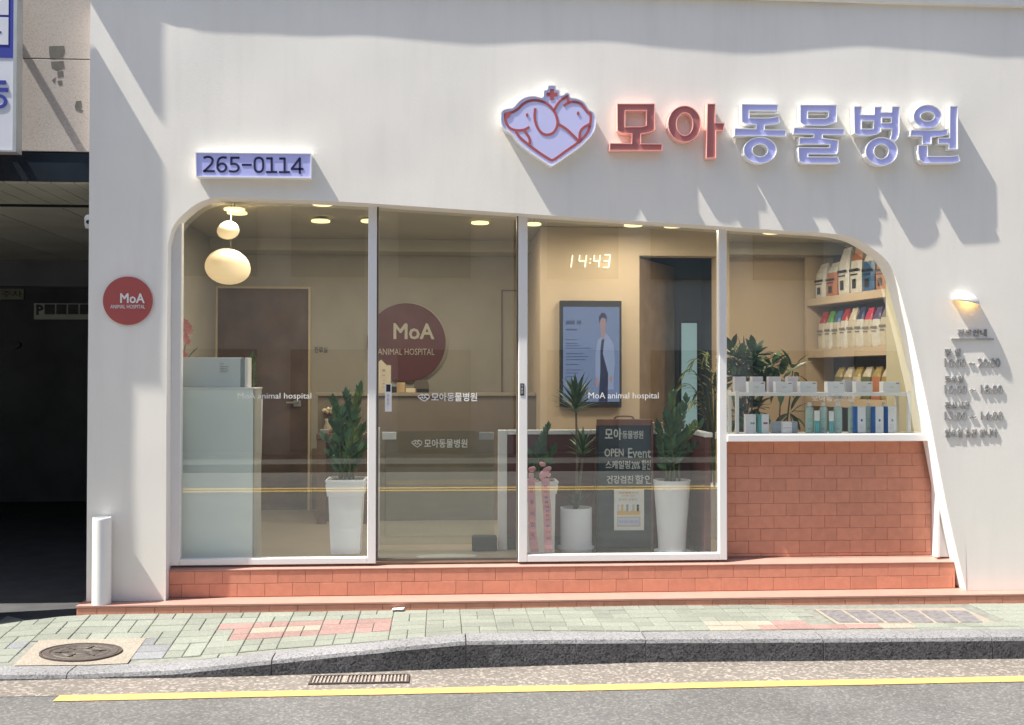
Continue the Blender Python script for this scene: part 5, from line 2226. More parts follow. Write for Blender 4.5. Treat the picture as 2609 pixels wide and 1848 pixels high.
# ---- chalkboard
Yk = .30
a, b = P(1340 * K, 1195 * K, Yk), P(1460 * K, 953 * K, Yk)
zk1 = P(1400 * K, 939 * K, Yk).z
ckb = thing('chalkboard', 'standing chalkboard with handwritten Korean offers and a poster', 'chalkboard', ((a.x + b.x) / 2, Yk + .15, 0))
b_ = MB()
b_.box(a.x, b.x, Yk, Yk + .012, .05, b.z)
build(b_, 'board', board_m, ckb)
b_ = MB()
b_.bbox(a.x - .012, b.x + .004, Yk - .006, Yk + .022, b.z, zk1, .003)
build(b_, 'top_rail', boardwood_m, ckb)
for s_ in (a.x - .012, b.x - .006):
    b_ = MB()
    b_.bbox(s_, s_ + .016, Yk - .002, Yk + .03, 0, b.z - .0005, .002)
    build(b_, 'leg', dark_m if s_ < a.x else boardwood_m, ckb)
    b_ = MB()
    b_.tube([(s_ + .008, Yk + .02, zk1 - .03), (s_ + .008, Yk + .30, 0.01)], .009, 6)
    build(b_, 'rear_leg', boardwood_m, ckb)
hm = P(1398 * K, 936 * K, Yk)
b_ = MB()
b_.tube([Vector((hm.x + .075 * u, Yk + .008, zk1 + .022 * math.sqrt(max(0, 1 - u ** 4)))) for u in [i / 6 - 1 for i in range(13)]], .007, 8)
build(b_, 'handle', boardwood_m, ckb)
zk = lambda x, y: (1500 + x / 5.24, 1060 + y / 5.24)
for s_, xa, xb, ya, yb, bd in (('모아', 215, 435, 170, 322, .004), ('동물병원', 450, 725, 200, 305, .002), ('OPEN', 210, 462, 440, 545, .003), ('Event!', 525, 855, 430, 560, .002),
                              ('스케일링', 225, 550, 600, 710, .0025), ('20% 할인', 570, 825, 590, 720, .002), ('건강검진', 240, 590, 800, 905, .0025), ('할인', 620, 850, 790, 910, .002)):
    (a0, a1), (b0, b1) = zk(xa, ya), zk(xb, yb)
    text(s_, a0, b0, a1, b1, Yk - .0012, .001, chalk_m, ckb, 'chalk_writing', bold=bd)
pp = thing('poster', 'small white and orange poster stuck on the chalkboard', 'poster', P(1408 * K, 1140 * K, Yk))
a, b = P(1375 * K, 1188 * K, Yk), P(1442 * K, 1096 * K, Yk)
b_ = MB()
b_.box(a.x, b.x, Yk - .004, Yk - .002, a.z, b.z)
build(b_, 'sheet', paper_m, pp)


def pbox(x0, y0, x1, y1, m_, nm='printed_band', off_=.0006):
    (a0, a1), (b0, b1) = zk(x0, y0), zk(x1, y1)
    a, b = P(a0, b1, Yk - .004), P(b0, a1, Yk - .004)
    q = MB()
    q.box(a.x, b.x, Yk - .004 - off_, Yk - .004, a.z, b.z)
    return build(q, nm, m_, pp)


pbox(375, 1265, 690, 1325, mat('orange_band', (.78, .50, .18), .7))
pbox(378, 1345, 690, 1480, mat('pale_tan', (.62, .52, .42), .7))
pbox(388, 1358, 676, 1462, mat('pale_lilac', (.66, .68, .78), .7), 'form_box', .0012)
for s_, xa, xb, ya, yb, mm in (('예방접종안내', 400, 655, 1010, 1042, orange_m), ('이벤트 할인', 440, 620, 1055, 1080, orange_m), ('강아지 고양이', 395, 645, 1100, 1132, grey_m), ('건강검진', 400, 665, 1395, 1430, mat('blue_print', (.2, .25, .5), .7))):
    (a0, a1), (b0, b1) = zk(xa, ya), zk(xb, yb)
    text(s_, a0, b0, a1, b1, Yk - .0065, .001, mm, pp, 'printed_text')
for k, (xq, m_) in enumerate(((395, MATS['pale_lilac']), (447, MATS['orange_band']), (515, grey_m), (548, white_m), (597, MATS['pale_tan']), (655, dark_m))):
    (a0, a1) = zk(xq, 1228)
    q = P(a0, a1, Yk - .0046)
    b_ = MB()
    b_.prism([ellipse(q.x, q.z - .008, .009, .020, 12)], Yk - .0052, Yk - .004)
    o_ = build(b_, 'printed_pet', m_, pp)
    b_ = MB()
    b_.prism([ellipse(q.x, q.z + .016, .010, .010, 12)], Yk - .0056, Yk - .004)
    build(b_, 'printed_head', m_, o_)

b_ = MB()
a, b = P(1456 * K, 968 * K, YG + .02), P(1484 * K, 946 * K, YG + .02)
b_.bbox(a.x, b.x, YG + .005, YG + .06, zcap + .001, b.z, .004)
tag(build(b_, 'paper_bag', mat('cream_print_bag', (.62, .52, .32), .6, .25, 60)), 'small cream patterned bag on the white rail beside the chalkboard', 'bag')
# ---- ribbons with bow
rb = thing('gift_ribbons', 'two long pink congratulation ribbons with bow hanging on the pot', 'ribbon', P(1207 * K, 1150 * K, .05))
zr = lambda x, y: (1340 + x / 5.8, 1150 + y / 5.8)
for pts, txt in (([(72, 420), (78, 620), (90, 850), (92, 1050), (100, 1250), (130, 1490)], '삼룡이엄마'), ([(290, 400), (292, 620), (310, 820), (318, 1000), (325, 1250), (335, 1490)], '모아동물병원발전을기원')):
    pl = [P(*zr(*p), .035 + .008 * math.sin(i * 1.7)) for i, p in enumerate(smooth_line(pts, 4))]
    for nm_, m_, o_, w_ in (('ribbon_tail', ribbon_m, 0, .052), ('gold_edge', gold_m, .0015, .058)):
        b_ = MB()
        pr = None
        for p in pl:
            q = (p + Vector((-w_ / 2, o_, 0)), p + Vector((w_ / 2, o_, 0)))
            if pr:
                b_.quad(pr[0], pr[1], q[1], q[0])
            pr = q
        build(b_, nm_, m_, rb)
    n = len(txt)
    for k, s_ in enumerate(txt):
        t = .08 + .78 * (k + .5) / n
        f_ = t * (len(pl) - 1)
        p = pl[int(f_)].lerp(pl[min(int(f_) + 1, len(pl) - 1)], f_ % 1)
        hh = min(.034, .78 * (pl[0].z - pl[-1].z) / n * .36)
        text_at(s_, p.x - .014, p.x + .014, p.z - hh * .55, p.z + hh * .55, p.y - .012, .001, purple_m, rb)
for (x, y, rx, ry, a_) in ((88, 265, .030, .022, .2), (80, 370, .022, .03, 0), (245, 190, .026, .018, -.3), (300, 285, .026, .026, .6), (340, 255, .018, .02, .2), (335, 350, .018, .018, 0), (245, 350, .024, .034, -.3), (165, 440, .018, .010, 0), (270, 330, .02, .03, .3)):
    p = P(*zr(x, y), .03)
    b_ = MB()
    b_.lathe([(.001, -ry), (rx * .7, -ry * .7), (rx, 0), (rx * .7, ry * .75), (.001, ry * .8)], 0, 0, 9, sy=.55)
    for v in b_.v:
        c, s_ = math.cos(a_), math.sin(a_)
        v.x, v.z = v.x * c - v.z * s_, v.x * s_ + v.z * c
        v += p
        v.x += random.uniform(-.002, .002)
    build(b_, 'bow_loop', ribbon_m, rb, smooth=True)

# ---- pink orchid on the cabinet, plus a small dark plant
fl = thing('pink_orchid', 'pink flower spray rising behind the grey box at the left', 'flower', P(420 * K, 800 * K, .25))
base = P(418 * K, 800 * K, .25)
base.z = zct + .01
tp = P(420 * K, 722 * K, .25)
b_ = MB()
b_.tube([base, base.lerp(tp, .5) + Vector((-.02, 0, 0)), tp], .004, 6)
build(b_, 'stem', stem_m, fl)
petal = leaf_mesh('petal', .032, .028, pinkflower_m, .3, .1, 3)
for (x, y) in ((414, 722), (421, 731), (425, 741), (417, 745), (411, 735), (415, 757), (420, 765), (408, 790), (414, 797)):
    p = tip(x, y, .24)
    for k in range(5):
        a_ = k * 1.2566 + x
        o_ = place_leaf(petal, p, Vector((math.cos(a_), -.35, math.sin(a_))), Vector((0, -1, 0)), fl, 1.0)
        o_.name = 'petal'
b_ = MB()
b_.lathe([(.05, zct + .001), (.06, zct + .1), (.055, zct + .1)], base.x, base.y + .05, 18)
build(b_, 'pot', dark_m, fl)
for k in range(4):
    place_leaf(strap, Vector((base.x, base.y, zgt - .02)), Vector((.8 - .5 * k, -.1, .35 + .1 * k)), Vector((0, 0, 1)), fl, .6)
# zz sprig just right of the box
sp_ = thing('potted_sprig', 'small dark sprig standing behind the right end of the grey box', 'potted plant', P(566 * K, 860 * K, 1.2))
bp_ = tip(566, 880, 1.2)
b_ = MB()
b_.lathe([(.06, .0), (.08, bp_.z - .05), (.07, bp_.z - .05)], bp_.x, bp_.y, 18)
build(b_, 'pot', pot_m, sp_)
zz_stem(sp_, (bp_.x, bp_.y, bp_.z - .06), tip(566, 800, 1.2), 12, side, .6)

# ---- palm and bushes seen behind the bay rack
pm = thing('potted_palm', 'arching yellowish palm between the doorway and the display rack', 'potted plant', (tip(1600, 900, 1.1).x, 1.1, 0))
cxp, cyp = tip(1600, 960, 1.1).x, 1.1
b_ = MB()
b_.lathe([(.14, 0), (.18, .4), (.19, .42), (.17, .42), (.16, .38), (.01, .38)], cxp, cyp, 28)
build(b_, 'pot', pot_m, pm)
frond = leaf_mesh('leaf', .17, .018, mat('palm_leaf', (.10, .13, .035), .45, .2, 9, rnd=.3), .2, .3, 3)
for (x, y) in ((1522, 862), (1535, 830), (1555, 805), (1582, 790), (1612, 800), (1560, 880), (1545, 900), (1600, 840)):
    tp = tip(x, y, 1.1 + random.uniform(-.15, .15))
    base = Vector((cxp, cyp, .38))
    ctrl = Vector((cxp + (tp.x - cxp) * .25, cyp, tp.z + .12))
    pts = [base * (1 - t) ** 2 + ctrl * 2 * t * (1 - t) + tp * t * t for t in [i / 10 for i in range(11)]]
    b_ = MB()
    b_.tube(pts, [.008 - .0006 * i for i in range(11)], 5)
    build(b_, 'stem', stem_m, pm, smooth=True)
    for k in range(16):
        t = .45 + .55 * k / 15
        p = base * (1 - t) ** 2 + ctrl * 2 * t * (1 - t) + tp * t * t
        d = (ctrl * (1 - t) * 2 + tp * 2 * t - base * 2 * (1 - t) - ctrl * 2 * t).normalized()
        place_leaf(frond, p, d * .8 + Vector((0, (.6 if k % 2 else -.6), -.45)), Vector((0, 0, 1)), pm, random.uniform(.7, 1.0))


def bush(name, lab, spots, base, lm, n, s, Y):
    t = thing(name, lab, 'potted plant', (base[0], base[1], 0))
    b_ = MB()
    b_.lathe([(.12, 0), (.15, .34), (.16, .36), (.14, .36), (.13, .33), (.01, .33)], base[0], base[1], 28)
    build(b_, 'pot', pot_m, t)
    for (x, y, r) in spots:
        c = tip(x, y, Y)
        rr = r * K * (Y + 7.5) / F
        b_ = MB()
        q0 = Vector((base[0], base[1], .33))
        b_.tube([q0, q0.lerp(c, .55) + Vector((random.uniform(-.05, .05), 0, .03)), c], [.010, .007, .004], 6)
        build(b_, 'stem', trunk_m, t, smooth=True)
        for k in range(n):
            u = Vector((random.gauss(0, 1), random.gauss(0, 1), random.gauss(0, 1))).normalized()
            p = c + u * rr * random.uniform(.2, 1)
            place_leaf(lm, p, u + Vector((0, -.2, .15)), Vector((0, 0, 1)), t, s * random.uniform(.6, 1.2))
    return t


broad = leaf_mesh('leaf', .11, .045, leaf_m, .25, .25, 4)
bush('leafy_bush', 'dense dark green bush behind the left end of the display rack', [(1640, 800, 24), (1665, 815, 26), (1690, 800, 22), (1700, 835, 26), (1650, 850, 26), (1655, 930, 20), (1690, 915, 22), (1730, 820, 16)], (tip(1660, 950, .75).x, .75), broad, 46, 1.15, .75)
brd2 = leaf_mesh('leaf', .17, .055, leaf_m, .25, .25, 5)
bush('broadleaf_plant', 'long leaved plant behind the middle of the display rack', [(1775, 830, 20), (1750, 850, 18), (1770, 925, 14)], (tip(1765, 950, .8).x, .8), brd2, 11, 1.1, .8)
spk = leaf_mesh('leaf', .26, .014, leaf_m, .2, .12, 4)
t5 = thing('spiky_plant', 'thin spiky leaves above the dark bush by the mullion', 'potted plant', (tip(1665, 790, .95).x, .95, 0))
b_ = MB()
c = tip(1668, 815, .95)
b_.tube([(c.x, .95, 0.02), c], .012, 6)
build(b_, 'trunk', trunk_m, t5)
b_ = MB()
b_.lathe([(.1, 0), (.12, .25), (.10, .25)], c.x, .95, 20)
build(b_, 'pot', pot_m, t5)
for k in range(34):
    a_ = k * 2.4
    e = R(5 + 70 * (k / 34))
    place_leaf(spk, c, Vector((math.cos(a_) * math.cos(e), math.sin(a_) * math.cos(e), math.sin(e))), Vector((0, 0, 1)), t5, random.uniform(.7, 1.1))

# ---- display rack on the bay sill
YRk = .07
zsl = zs1 + .001
rk = thing('display_rack', 'white metal two tier rack standing on the display window sill', 'rack', (px(1830 * K, YRk), YRk + .1, zsl))
zt_ = P(1830 * K, 879 * K, YRk).z
zb_ = P(1830 * K, 887 * K, YRk).z
xA, xB = px(1651 * K, YRk), px(2036 * K, YRk)
DEP = .20
for (xa, ya) in ((xA, YRk), (xB, YRk), (xA - .0, YRk + DEP), (xB, YRk + DEP)):
    b_ = MB()
    b_.bbox(xa - .013, xa + .013, ya, ya + .022, zsl, zt_ + .012, .002)
    build(b_, 'leg', white_m, rk)
b_ = MB()
b_.bbox(xA + .013, xB - .013, YRk, YRk + .018, zb_, zt_, .002)
b_.bbox(xA + .013, xB - .013, YRk + DEP, YRk + DEP + .018, zb_, zt_, .002)
b_.bbox(xA - .012, xA + .012, YRk + .022, YRk + DEP, zb_, zt_, .002)
b_.bbox(xB - .012, xB + .012, YRk + .022, YRk + DEP, zb_, zt_, .002)
build(b_, 'rail', white_m, rk)
b_ = MB()
b_.box(xA + .012, xB - .012, YRk + .018, YRk + DEP, zb_ + .004, zt_ - .004)
build(b_, 'shelf', white_m, rk)
ORD = ['leftmost', 'second', 'third', 'fourth', 'fifth', 'sixth']
ORD2 = ['leftmost', 'second from the left', 'third from the left', 'rightmost']
zq = lambda x: 1850 + x / 4.169
zy = lambda y: 900 + y / 4.169


def carton(name, x0, x1, ytop, Y, dep, base, m, lab, cat='box', side_m=None, grp=None, extra=None):
    a, b = P(zq(x0), zy(ytop), Y), P(zq(x1), zy(ytop), Y)
    t = thing(name, lab, cat, ((a.x + b.x) / 2, Y + dep / 2, base), grp)
    b_ = MB()
    b_.bbox(a.x, b.x, Y, Y + dep, base, a.z, .0015)
    build(b_, 'carton', m, t)
    if extra:
        extra(t, a.x, b.x, base, a.z, Y)
    return t


def logo_small(t, xa, xb, za, zb, Y):
    b_ = MB()
    w_, h_ = xb - xa, zb - za
    b_.box(xa + w_ * .74, xb - w_ * .06, Y - .0008, Y - .0001, zb - h_ * .22, zb - h_ * .1)
    build(b_, 'printed_mark', grey_m, t)
    b_ = MB()
    b_.prism([ribbon([(xa + w_ * .38, za + h_ * .52), (xa + w_ * .5, za + h_ * .46), (xa + w_ * .62, za + h_ * .52)], .003)], Y - .0008, Y - .0001)
    build(b_, 'printed_mark', grey_m, t)


def lines_small(t, xa, xb, za, zb, Y):
    for k in range(3):
        b_ = MB()
        h_ = zb - za
        b_.box(xa + .012, xb - .014 - .006 * (k % 2), Y - .0008, Y - .0001, zb - h_ * (.2 + .14 * k), zb - h_ * (.17 + .14 * k))
        build(b_, 'printed_mark', boxl_m, t)


for i, (x0, x1) in enumerate(((238, 415), (528, 708), (785, 965), (1078, 1255), (1378, 1555), (1668, 1850))):
    carton('flat_carton', x0, x1, 303, YRk + .02, .07, zt_ + .0005, boxw_m, ['leftmost wide white carton in the front row on the rack', 'second wide white carton from the left on the rack top',
           'third wide white carton, catching amber glints, on the rack top', 'fourth wide white carton, next to the grey jar-like box', 'fifth wide white carton from the left on the rack top', 'rightmost wide white carton on the rack top'][i], 'box', extra=logo_small)
for i, (x0, x1, yt) in enumerate(((92, 212, 250), (275, 392, 250), (455, 585, 250), (655, 768, 250))):
    carton('tall_carton', x0, x1, yt, YRk + .115, .06, zt_ + .0005, boxl_m, ['leftmost tall lilac-white box at the back of the rack top', 'second tall pale box, behind the first wide carton',
           'third tall pale box, left of the second wide carton', 'rightmost tall pale box, behind the second wide carton'][i], 'box', extra=lines_small)
carton('round_tub', 1262, 1370, 285, YRk + .11, .06, zt_ + .0005, mat('grey_tub', (.42, .42, .46), .5), 'grey tub between two white cartons on the rack top', 'tub')
for i, (x0, x1) in enumerate(((240, 318), (378, 455))):
    def ex(t, xa, xb, za, zb, Y, i=i):
        b_ = MB()
        b_.bbox(xa - .022, xa - .0005, Y + .002, Y + .05, za, zb - .001, .001)
        build(b_, 'side_face', teal_m if i else boxw_m, t)
        b_ = MB()
        c0 = za + (zb - za) * .48
        b_.box(xa + .012, xb - .010, Y - .0008, Y - .0001, c0, c0 + .014)
        build(b_, 'printed_mark', grey_m if i == 0 else redline_m, t)
    carton('slim_box', x0, x1, 650, YRk + .03, .05, zsl, boxw_m, ['slim upright white box on the sill, left of its teal-sided twin', 'slim upright white box with a teal side and red mark on the sill'][i], 'box', extra=ex)


def exy(t, xa, xb, za, zb, Y):
    b_ = MB()
    b_.box(xa + .006, xb - .006, Y - .0008, Y - .0001, za + (zb - za) * .45, za + (zb - za) * .52)
    build(b_, 'printed_mark', orange_m, t)


carton('grey_pack', 490, 760, 728, YRk + .06, .05, zsl, mat('grey_pack', (.42, .46, .52), .5), 'wide low grey pack on the sill behind a small white box', 'box', extra=lines_small)
carton('small_box', 603, 698, 732, YRk + .005, .05, zsl, boxw_m, 'small white box with an orange stripe before the grey pack', 'box', extra=exy)
# bottles
blab = ['leftmost pale green bottle on the sill', 'second pale green bottle, between two small tubes', 'third pale green bottle, right of the short teal tube', 'fourth pale green bottle, against the first blue carton', 'fifth pale green bottle, between the two left blue cartons', 'rightmost pale green bottle, behind the right blue carton']
for i, (x0, x1, Yo) in enumerate(((858, 945, .03), (1008, 1088, .03), (1160, 1248, .03), (1310, 1385, .06), (1490, 1560, .06), (1650, 1712, .07))):
    a, b = P(zq(x0), zy(845), YRk + Yo), P(zq(x1), zy(525), YRk + Yo)
    r = (b.x - a.x) / 2
    cx = (a.x + b.x) / 2
    t = thing('lotion_bottle', blab[i], 'bottle', (cx, YRk + Yo + r, zsl))
    H = b.z - zsl
    b_ = MB()
    b_.lathe([(r * .92, zsl), (r, zsl + .006), (r, zsl + H * .78), (r * .85, zsl + H * .84), (r * .38, zsl + H * .87), (r * .36, zsl + H * .88)], cx, YRk + Yo + r, 20, sy=.7)
    build(b_, 'bottle', bottle_m, t, smooth='auto')
    b_ = MB()
    b_.lathe([(r * .5, zsl + H * .881), (r * .5, zsl + H * .985), (r * .42, zsl + H)], cx, YRk + Yo + r, 16, sy=.8)
    build(b_, 'cap', white_m, t)
    for k, (f0, f1) in enumerate(((.45, .47), (.38, .40), (.12, .16))):
        b_ = MB()
        b_.box(cx - r * .6, cx + r * (.5 - .2 * k), YRk + Yo + r * .295, YRk + Yo + r * .36, zsl + H * f0, zsl + H * f1)
        build(b_, 'printed_mark', teal_m if k < 2 else grey_m, t)
for i, (x0, x1, ytop, lab) in enumerate(((948, 1003, 612, 'tilted white and teal tube between the first two bottles'), (1102, 1152, 618, 'upright teal tube with white top between second and third bottles'))):
    a, b = P(zq(x0), zy(845), YRk + .01), P(zq(x1), zy(ytop), YRk + .01)
    r = (b.x - a.x) / 2
    cx = (a.x + b.x) / 2
    H = b.z - zsl
    t = thing('cream_tube', lab, 'tube', (cx, YRk + .01 + r, zsl))
    b_ = MB()
    b_.lathe([(r, zsl), (r, zsl + H * .55)], cx, YRk + .01 + r, 18)
    build(b_, 'lower_body', teal_m, t)
    b_ = MB()
    b_.lathe([(r, zsl + H * .552), (r, zsl + H), (r * .9, zsl + H)], cx, YRk + .01 + r, 18)
    build(b_, 'upper_body', white_m, t)
for i, (x0, x1, xs0) in enumerate(((1398, 1482, 1368), (1588, 1672, 1562), (1722, 1810, 1698))):
    a, b = P(zq(x0), zy(845), YRk + .015), P(zq(x1), zy(566), YRk + .015)
    s_ = P(zq(xs0), zy(845), YRk + .015)
    t = thing('blue_carton', ['leftmost white carton with a bright blue side on the sill', 'middle white carton with a bright blue side on the sill', 'rightmost white carton with a dark blue side on the sill'][i], 'box', ((a.x + b.x) / 2, YRk + .05, zsl))
    b_ = MB()
    b_.bbox(a.x, b.x, YRk + .015, YRk + .06, zsl, b.z, .001)
    build(b_, 'carton', boxw_m, t)
    b_ = MB()
    b_.quad((a.x - .0005, YRk + .015, zsl), (a.x - .0005, YRk + .015, b.z), (s_.x, YRk + .055, b.z - .001), (s_.x, YRk + .055, zsl))
    b_.quad((a.x - .0005, YRk + .0155, zsl), (s_.x, YRk + .0555, zsl), (s_.x, YRk + .0555, b.z - .001), (a.x - .0005, YRk + .0155, b.z))
    build(b_, 'blue_side', bluebox_m, t)
    cx = (a.x + b.x) / 2
    b_ = MB()
    b_.prism([ellipse(cx, zsl + (b.z - zsl) * .48, .008, .010, 12)], YRk + .0138, YRk + .0149)
    build(b_, 'printed_mark', bluebox_m if i < 2 else grey_m, t)
    for k in range(4):
        b_ = MB()
        b_.box(a.x + .012, b.x - .016 - .006 * (k % 2), YRk + .0140, YRk + .0149, zsl + (b.z - zsl) * (.30 - .05 * k), zsl + (b.z - zsl) * (.315 - .05 * k))
        build(b_, 'printed_mark', boxl_m, t)

# ---- shelves on the angled side wall with feed bags
dA, dB = 9.34, 10.6


def at_depth(sx, sy, d):
    r_ = ray(sx, sy)
    fw = ROT @ Vector((0, 0, -1))
    return CAM + r_ * (d / r_.dot(fw))


A2, B2 = at_depth(2257, 800, dA), at_depth(2056, 800, dB)
u2 = Vector((B2.x - A2.x, B2.y - A2.y, 0))
LEN = u2.length
u2.normalize()
n2 = Vector((u2.y, -u2.x, 0))      # into the wall
if n2.x < 0:
    n2 = -n2


def slab(mb, s0, s1, d0, d1, z0, z1):
    """box in wall coordinates: s along A2->B2, d into the wall"""
    o0 = Vector((A2.x, A2.y, 0))
    pts = [o0 + u2 * s + n2 * d for s, d in ((s0, d0), (s1, d0), (s1, d1), (s0, d1))]
    n = len(mb.v)
    mb.v += [Vector((p.x, p.y, z0)) for p in pts] + [Vector((p.x, p.y, z1)) for p in pts]
    for f in ((0, 3, 2, 1), (4, 5, 6, 7), (0, 1, 5, 4), (1, 2, 6, 5), (2, 3, 7, 6), (3, 0, 4, 7)):
        mb.f.append(tuple(n + i for i in f))
    return mb


zz4 = lambda x, y: (1800 + x / 2.707, 550 + y / 2.707)
zA = lambda y: at_depth(2056, 550 + y / 2.707, dB).z
sh_top = (zA(625), zA(575))
sh_mid = (zA(980), zA(925))
sh_low = (zA(1310), zA(1255))
shf = thing('product_shelf', 'built-in beige shelf unit stocked with feed bags at the right', 'shelf unit', (A2.x, A2.y, 0))
for z0, z1 in (sh_top, sh_mid, sh_low):
    b_ = MB()
    slab(b_, .002, LEN - .002, 0, .30, z0, z1)
    build(b_, 'shelf_board', tvwall_m, shf)
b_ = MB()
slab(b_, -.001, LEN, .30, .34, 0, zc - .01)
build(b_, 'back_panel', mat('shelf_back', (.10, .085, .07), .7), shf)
b_ = MB()
slab(b_, LEN, LEN + .03, -.004, .34, 0, zc - .01)
build(b_, 'side_panel', tvwall_m, shf)
b_ = MB()
slab(b_, -1.6, -.003, 0.0, .34, 0, zc - .01)
o_ = build(b_, 'side_wall_lining', mat('greenish_beige', (.60, .56, .40), .8, .03, 3), bld)
b_ = MB()
slab(b_, .0, LEN, -.001, .3, 0, sh_low[0] - .25)
build(b_, 'lower_front', tvwall_m, shf)
b_ = MB()
cc_ = [(.86, .84, .78), (.80, .76, .66)]
cream_m = mat('bag_cream', (.62, .56, .44), .45, .08, 20)
cream2_m = mat('bag_white', (.70, .68, .62), .45, .08, 20)
BC = {'red': mat('bag_red', (.40, .03, .04), .4), 'green': mat('bag_green', (.10, .30, .05), .4), 'blue': mat('bag_blue', (.05, .14, .30), .4), 'navy': mat('bag_navy', (.03, .04, .12), .4),
      'pink': mat('bag_pink', (.55, .03, .09), .4), 'purple': mat('bag_purple', (.10, .07, .18), .4), 'grey': mat('bag_grey', (.22, .20, .17), .4), 'cream': cream_m,
      'orange': mat('bag_orange', (.50, .20, .10), .4), 'black': mat('bag_black', (.03, .03, .035), .4), 'gold': mat('bag_gold', (.40, .30, .10), .35), 'olive': mat('bag_olive', (.14, .15, .06), .4)}


def bag(s0, w, z0, h, body, topm, band, lab, lean=0.0, spout=True):
    """pillow bag standing on the shelf; s0 along the shelf, w wide"""
    o0 = Vector((A2.x, A2.y, 0))
    ctr = o0 + u2 * (s0 + w / 2) + n2 * .10
    t = thing('feed_bag', lab, 'bag', (ctr.x, ctr.y, z0), 'bags on the product shelf')

    def sect(levels):
        mb = MB()
        rings = []
        for (f, wf, df) in levels:
            z = z0 + h * f
            c = ctr + n2 * lean * f * h
            ring = []
            for (a_, b2_) in ((-.5, -.35), (-.3, -.5), (.3, -.5), (.5, -.35), (.5, .35), (.3, .5), (-.3, .5), (-.5, .35)):
                p = c + u2 * (w * wf * a_) + n2 * (.13 * df * b2_)
                ring.append(Vector((p.x, p.y, z + .006 * math.sin(a_ * 9 + f * 7))))
            rings.append(len(mb.v))
            mb.v += ring
        for a_, b3 in zip(rings, rings[1:]):
            for k in range(8):
                mb.f.append((a_ + k, a_ + (k + 1) % 8, b3 + (k + 1) % 8, b3 + k))
        mb.f.append(tuple(rings[0] + k for k in reversed(range(8))))
        mb.f.append(tuple(rings[-1] + k for k in range(8)))
        return mb
    build(sect([(0, .92, .9), (.06, .98, 1), (.35, 1, 1.05), (.68, .96, .85)]), 'body', body, t)
    build(sect([(.681, .95, .84), (.84, .82, .5), (.93, .72, .2), (1.0, .74, .06)]), 'top_fold', topm, t)
    if band:
        mb = MB()
        for (s_a, s_b, f0, f1) in ((-.40, .40, .46, .52), (-.30, .30, .38, .41)):
            c = ctr + n2 * lean * .45 * h
            q = [c + u2 * (w * s_) + n2 * (-.072) for s_ in (s_a, s_b)]
            mb.quad((q[0].x, q[0].y, z0 + h * f0), (q[1].x, q[1].y, z0 + h * f0), (q[1].x, q[1].y, z0 + h * f1), (q[0].x, q[0].y, z0 + h * f1))
        build(mb, 'printed_band', band, t)
        mb = MB()
        c = ctr
        q = [c + u2 * (w * s_) + n2 * (-.071) for s_ in (-.16, .16)]
        mb.quad((q[0].x, q[0].y, z0 + h * .1), (q[1].x, q[1].y, z0 + h * .1), (q[1].x, q[1].y, z0 + h * .3), (q[0].x, q[0].y, z0 + h * .3))
        build(mb, 'pet_picture', BC['black'], t) if z0 > 1.8 else None
    return t


mid = ['red', 'green', 'blue', 'red', 'cream', 'navy', 'pink', 'purple', 'grey']
mlab = ['far left bag with a red top on the middle shelf', 'bag with a bright green top on the middle shelf', 'bag with a mid blue top on the middle shelf', 'bag with a red top right of the blue one, middle shelf',
        'bag with a plain cream top in the centre of the middle shelf', 'bag with a dark navy top on the middle shelf', 'bag with a bright pink top on the middle shelf', 'bag with a purple top right of the pink one', 'greyish bag at the right end of the middle shelf']
for i, cname in enumerate(mid):
    w_ = (LEN - .16) / 9
    s0 = LEN - .12 - w_ * (i + 1)
    bag(s0, w_ * .95, sh_mid[1], .37 + random.uniform(-.01, .015), cream2_m if i % 2 else cream_m, BC[cname], BC['grey'], mlab[i])
topd = [('cream', 'cream', .34, 'leftmost pointed cream bag with dark band on the top shelf'), ('orange', 'cream', .33, 'low cream bag with an orange lower part, top shelf'), ('cream', 'cream', .45, 'tallest white pointed bag on the top shelf'),
        ('cream', 'orange', .44, 'bag with an orange folded top on the top shelf'), ('blue', 'cream', .40, 'glossy blue and cream bag on the top shelf'), ('orange', 'orange', .36, 'orange bag at the right end of the top shelf')]
for i, (bc_, tc_, hh, lab) in enumerate(topd):
    w_ = (LEN - .1) / 6
    s0 = LEN - .06 - w_ * (i + 1)
    bag(s0, w_ * .92, sh_top[1], hh, BC[bc_] if bc_ != 'cream' else cream2_m, BC[tc_] if tc_ != 'cream' else cream2_m, BC['black'], lab)
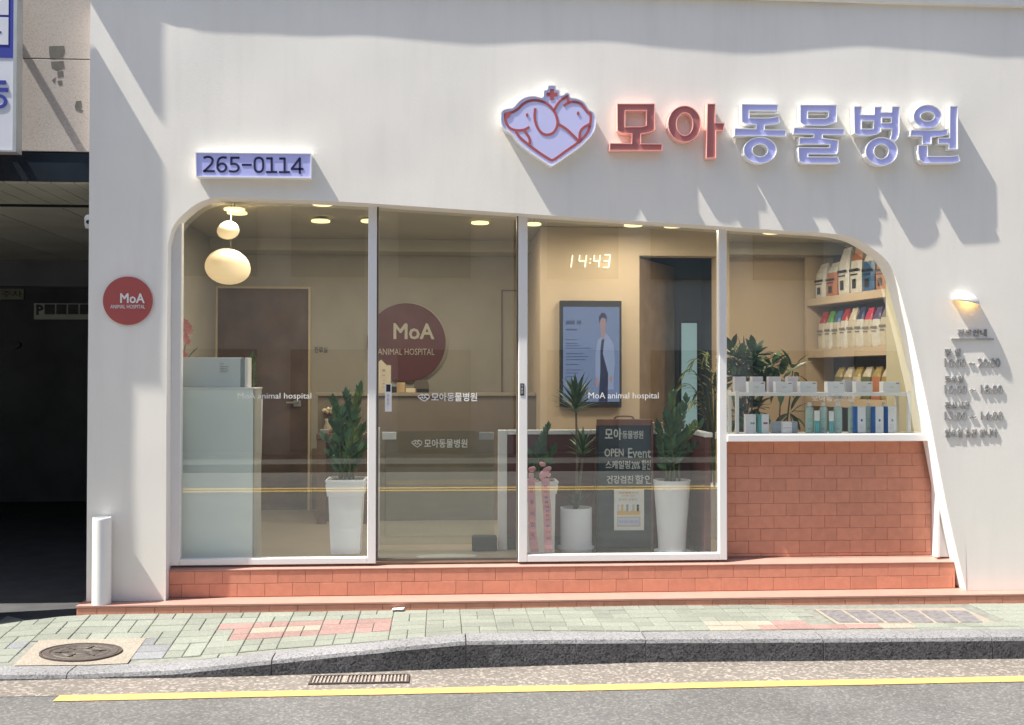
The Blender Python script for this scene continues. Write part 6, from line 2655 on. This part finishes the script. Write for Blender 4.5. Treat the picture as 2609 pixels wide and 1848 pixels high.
lowc = [('olive', 'leftmost olive bag on the lowest visible shelf'), ('gold', 'gold bag beside the olive one, lowest shelf'), ('cream', 'cream bag between gold and olive on the lowest shelf'), ('olive', 'second olive bag, centre of the lowest shelf'),
        ('orange', 'orange bag on the lowest shelf'), ('gold', 'rightmost gold bag on the lowest shelf')]
for i, (c_n, lab) in enumerate(lowc):
    w_ = (LEN - .4) / 6
    s0 = LEN - .38 - w_ * (i + 1)
    bag(s0, w_ * .9, sh_low[1], .30, BC[c_n], cream_m if i % 2 else BC['gold'], None, lab)

# ================================================================== across the street (seen only as reflections)
b_ = MB()
b_.box(-40, 40, -14.6, -12.1, ROAD, ROAD + .15)
build(b_, 'far_pavement', mat('far_paving', (.075, .075, .072), .9, .2, 3), kind='structure')
for i, (xa, xb, hh, m_) in enumerate(((-22, -8.2, 10, opp_m), (-8, 1.5, 8, oppb_m), (1.7, 12, 11, opp_m), (12.2, 26, 8.5, oppb_m))):
    t = thing('opposite_building', ['wide grey building across the road, seen reflected at far left', 'brown brick building across the road, reflected in the left window', 'tall grey building across the road, reflected in the right window', 'brown building across the road, seen reflected at far right'][i], 'building', ((xa + xb) / 2, -17, ROAD))
    b_ = MB()
    b_.box(xa, xb, -22, -14.6, ROAD, hh)
    build(b_, 'wall', m_, t)
    x = xa + .5
    while x + 1.6 < xb:
        for z in (0.0, 3.2, 6.0):
            if z + 1.9 < hh:
                b_ = MB()
                b_.box(x, x + 1.5, -14.62, -14.5, z + (.2 if z else -.2), z + 1.9)
                o_ = build(b_, 'window', oppw_m, t)
        x += 2.2
    for q_ in range(int((xb - xa) / 3)):
        b_ = MB()
        x_ = xa + .6 + q_ * 3.1 + (i * .7) % 1
        b_.box(x_, min(xb - .1, x_ + 1.4 + .5 * ((q_ * 7 + i) % 3)), -14.70, -14.63, 2.25 + .1 * (q_ % 3), 2.75 + .12 * ((q_ + i) % 3))
        build(b_, 'shop_fascia', (opp_m, signwhite_m, oppb_m)[(q_ + i) % 3], t)
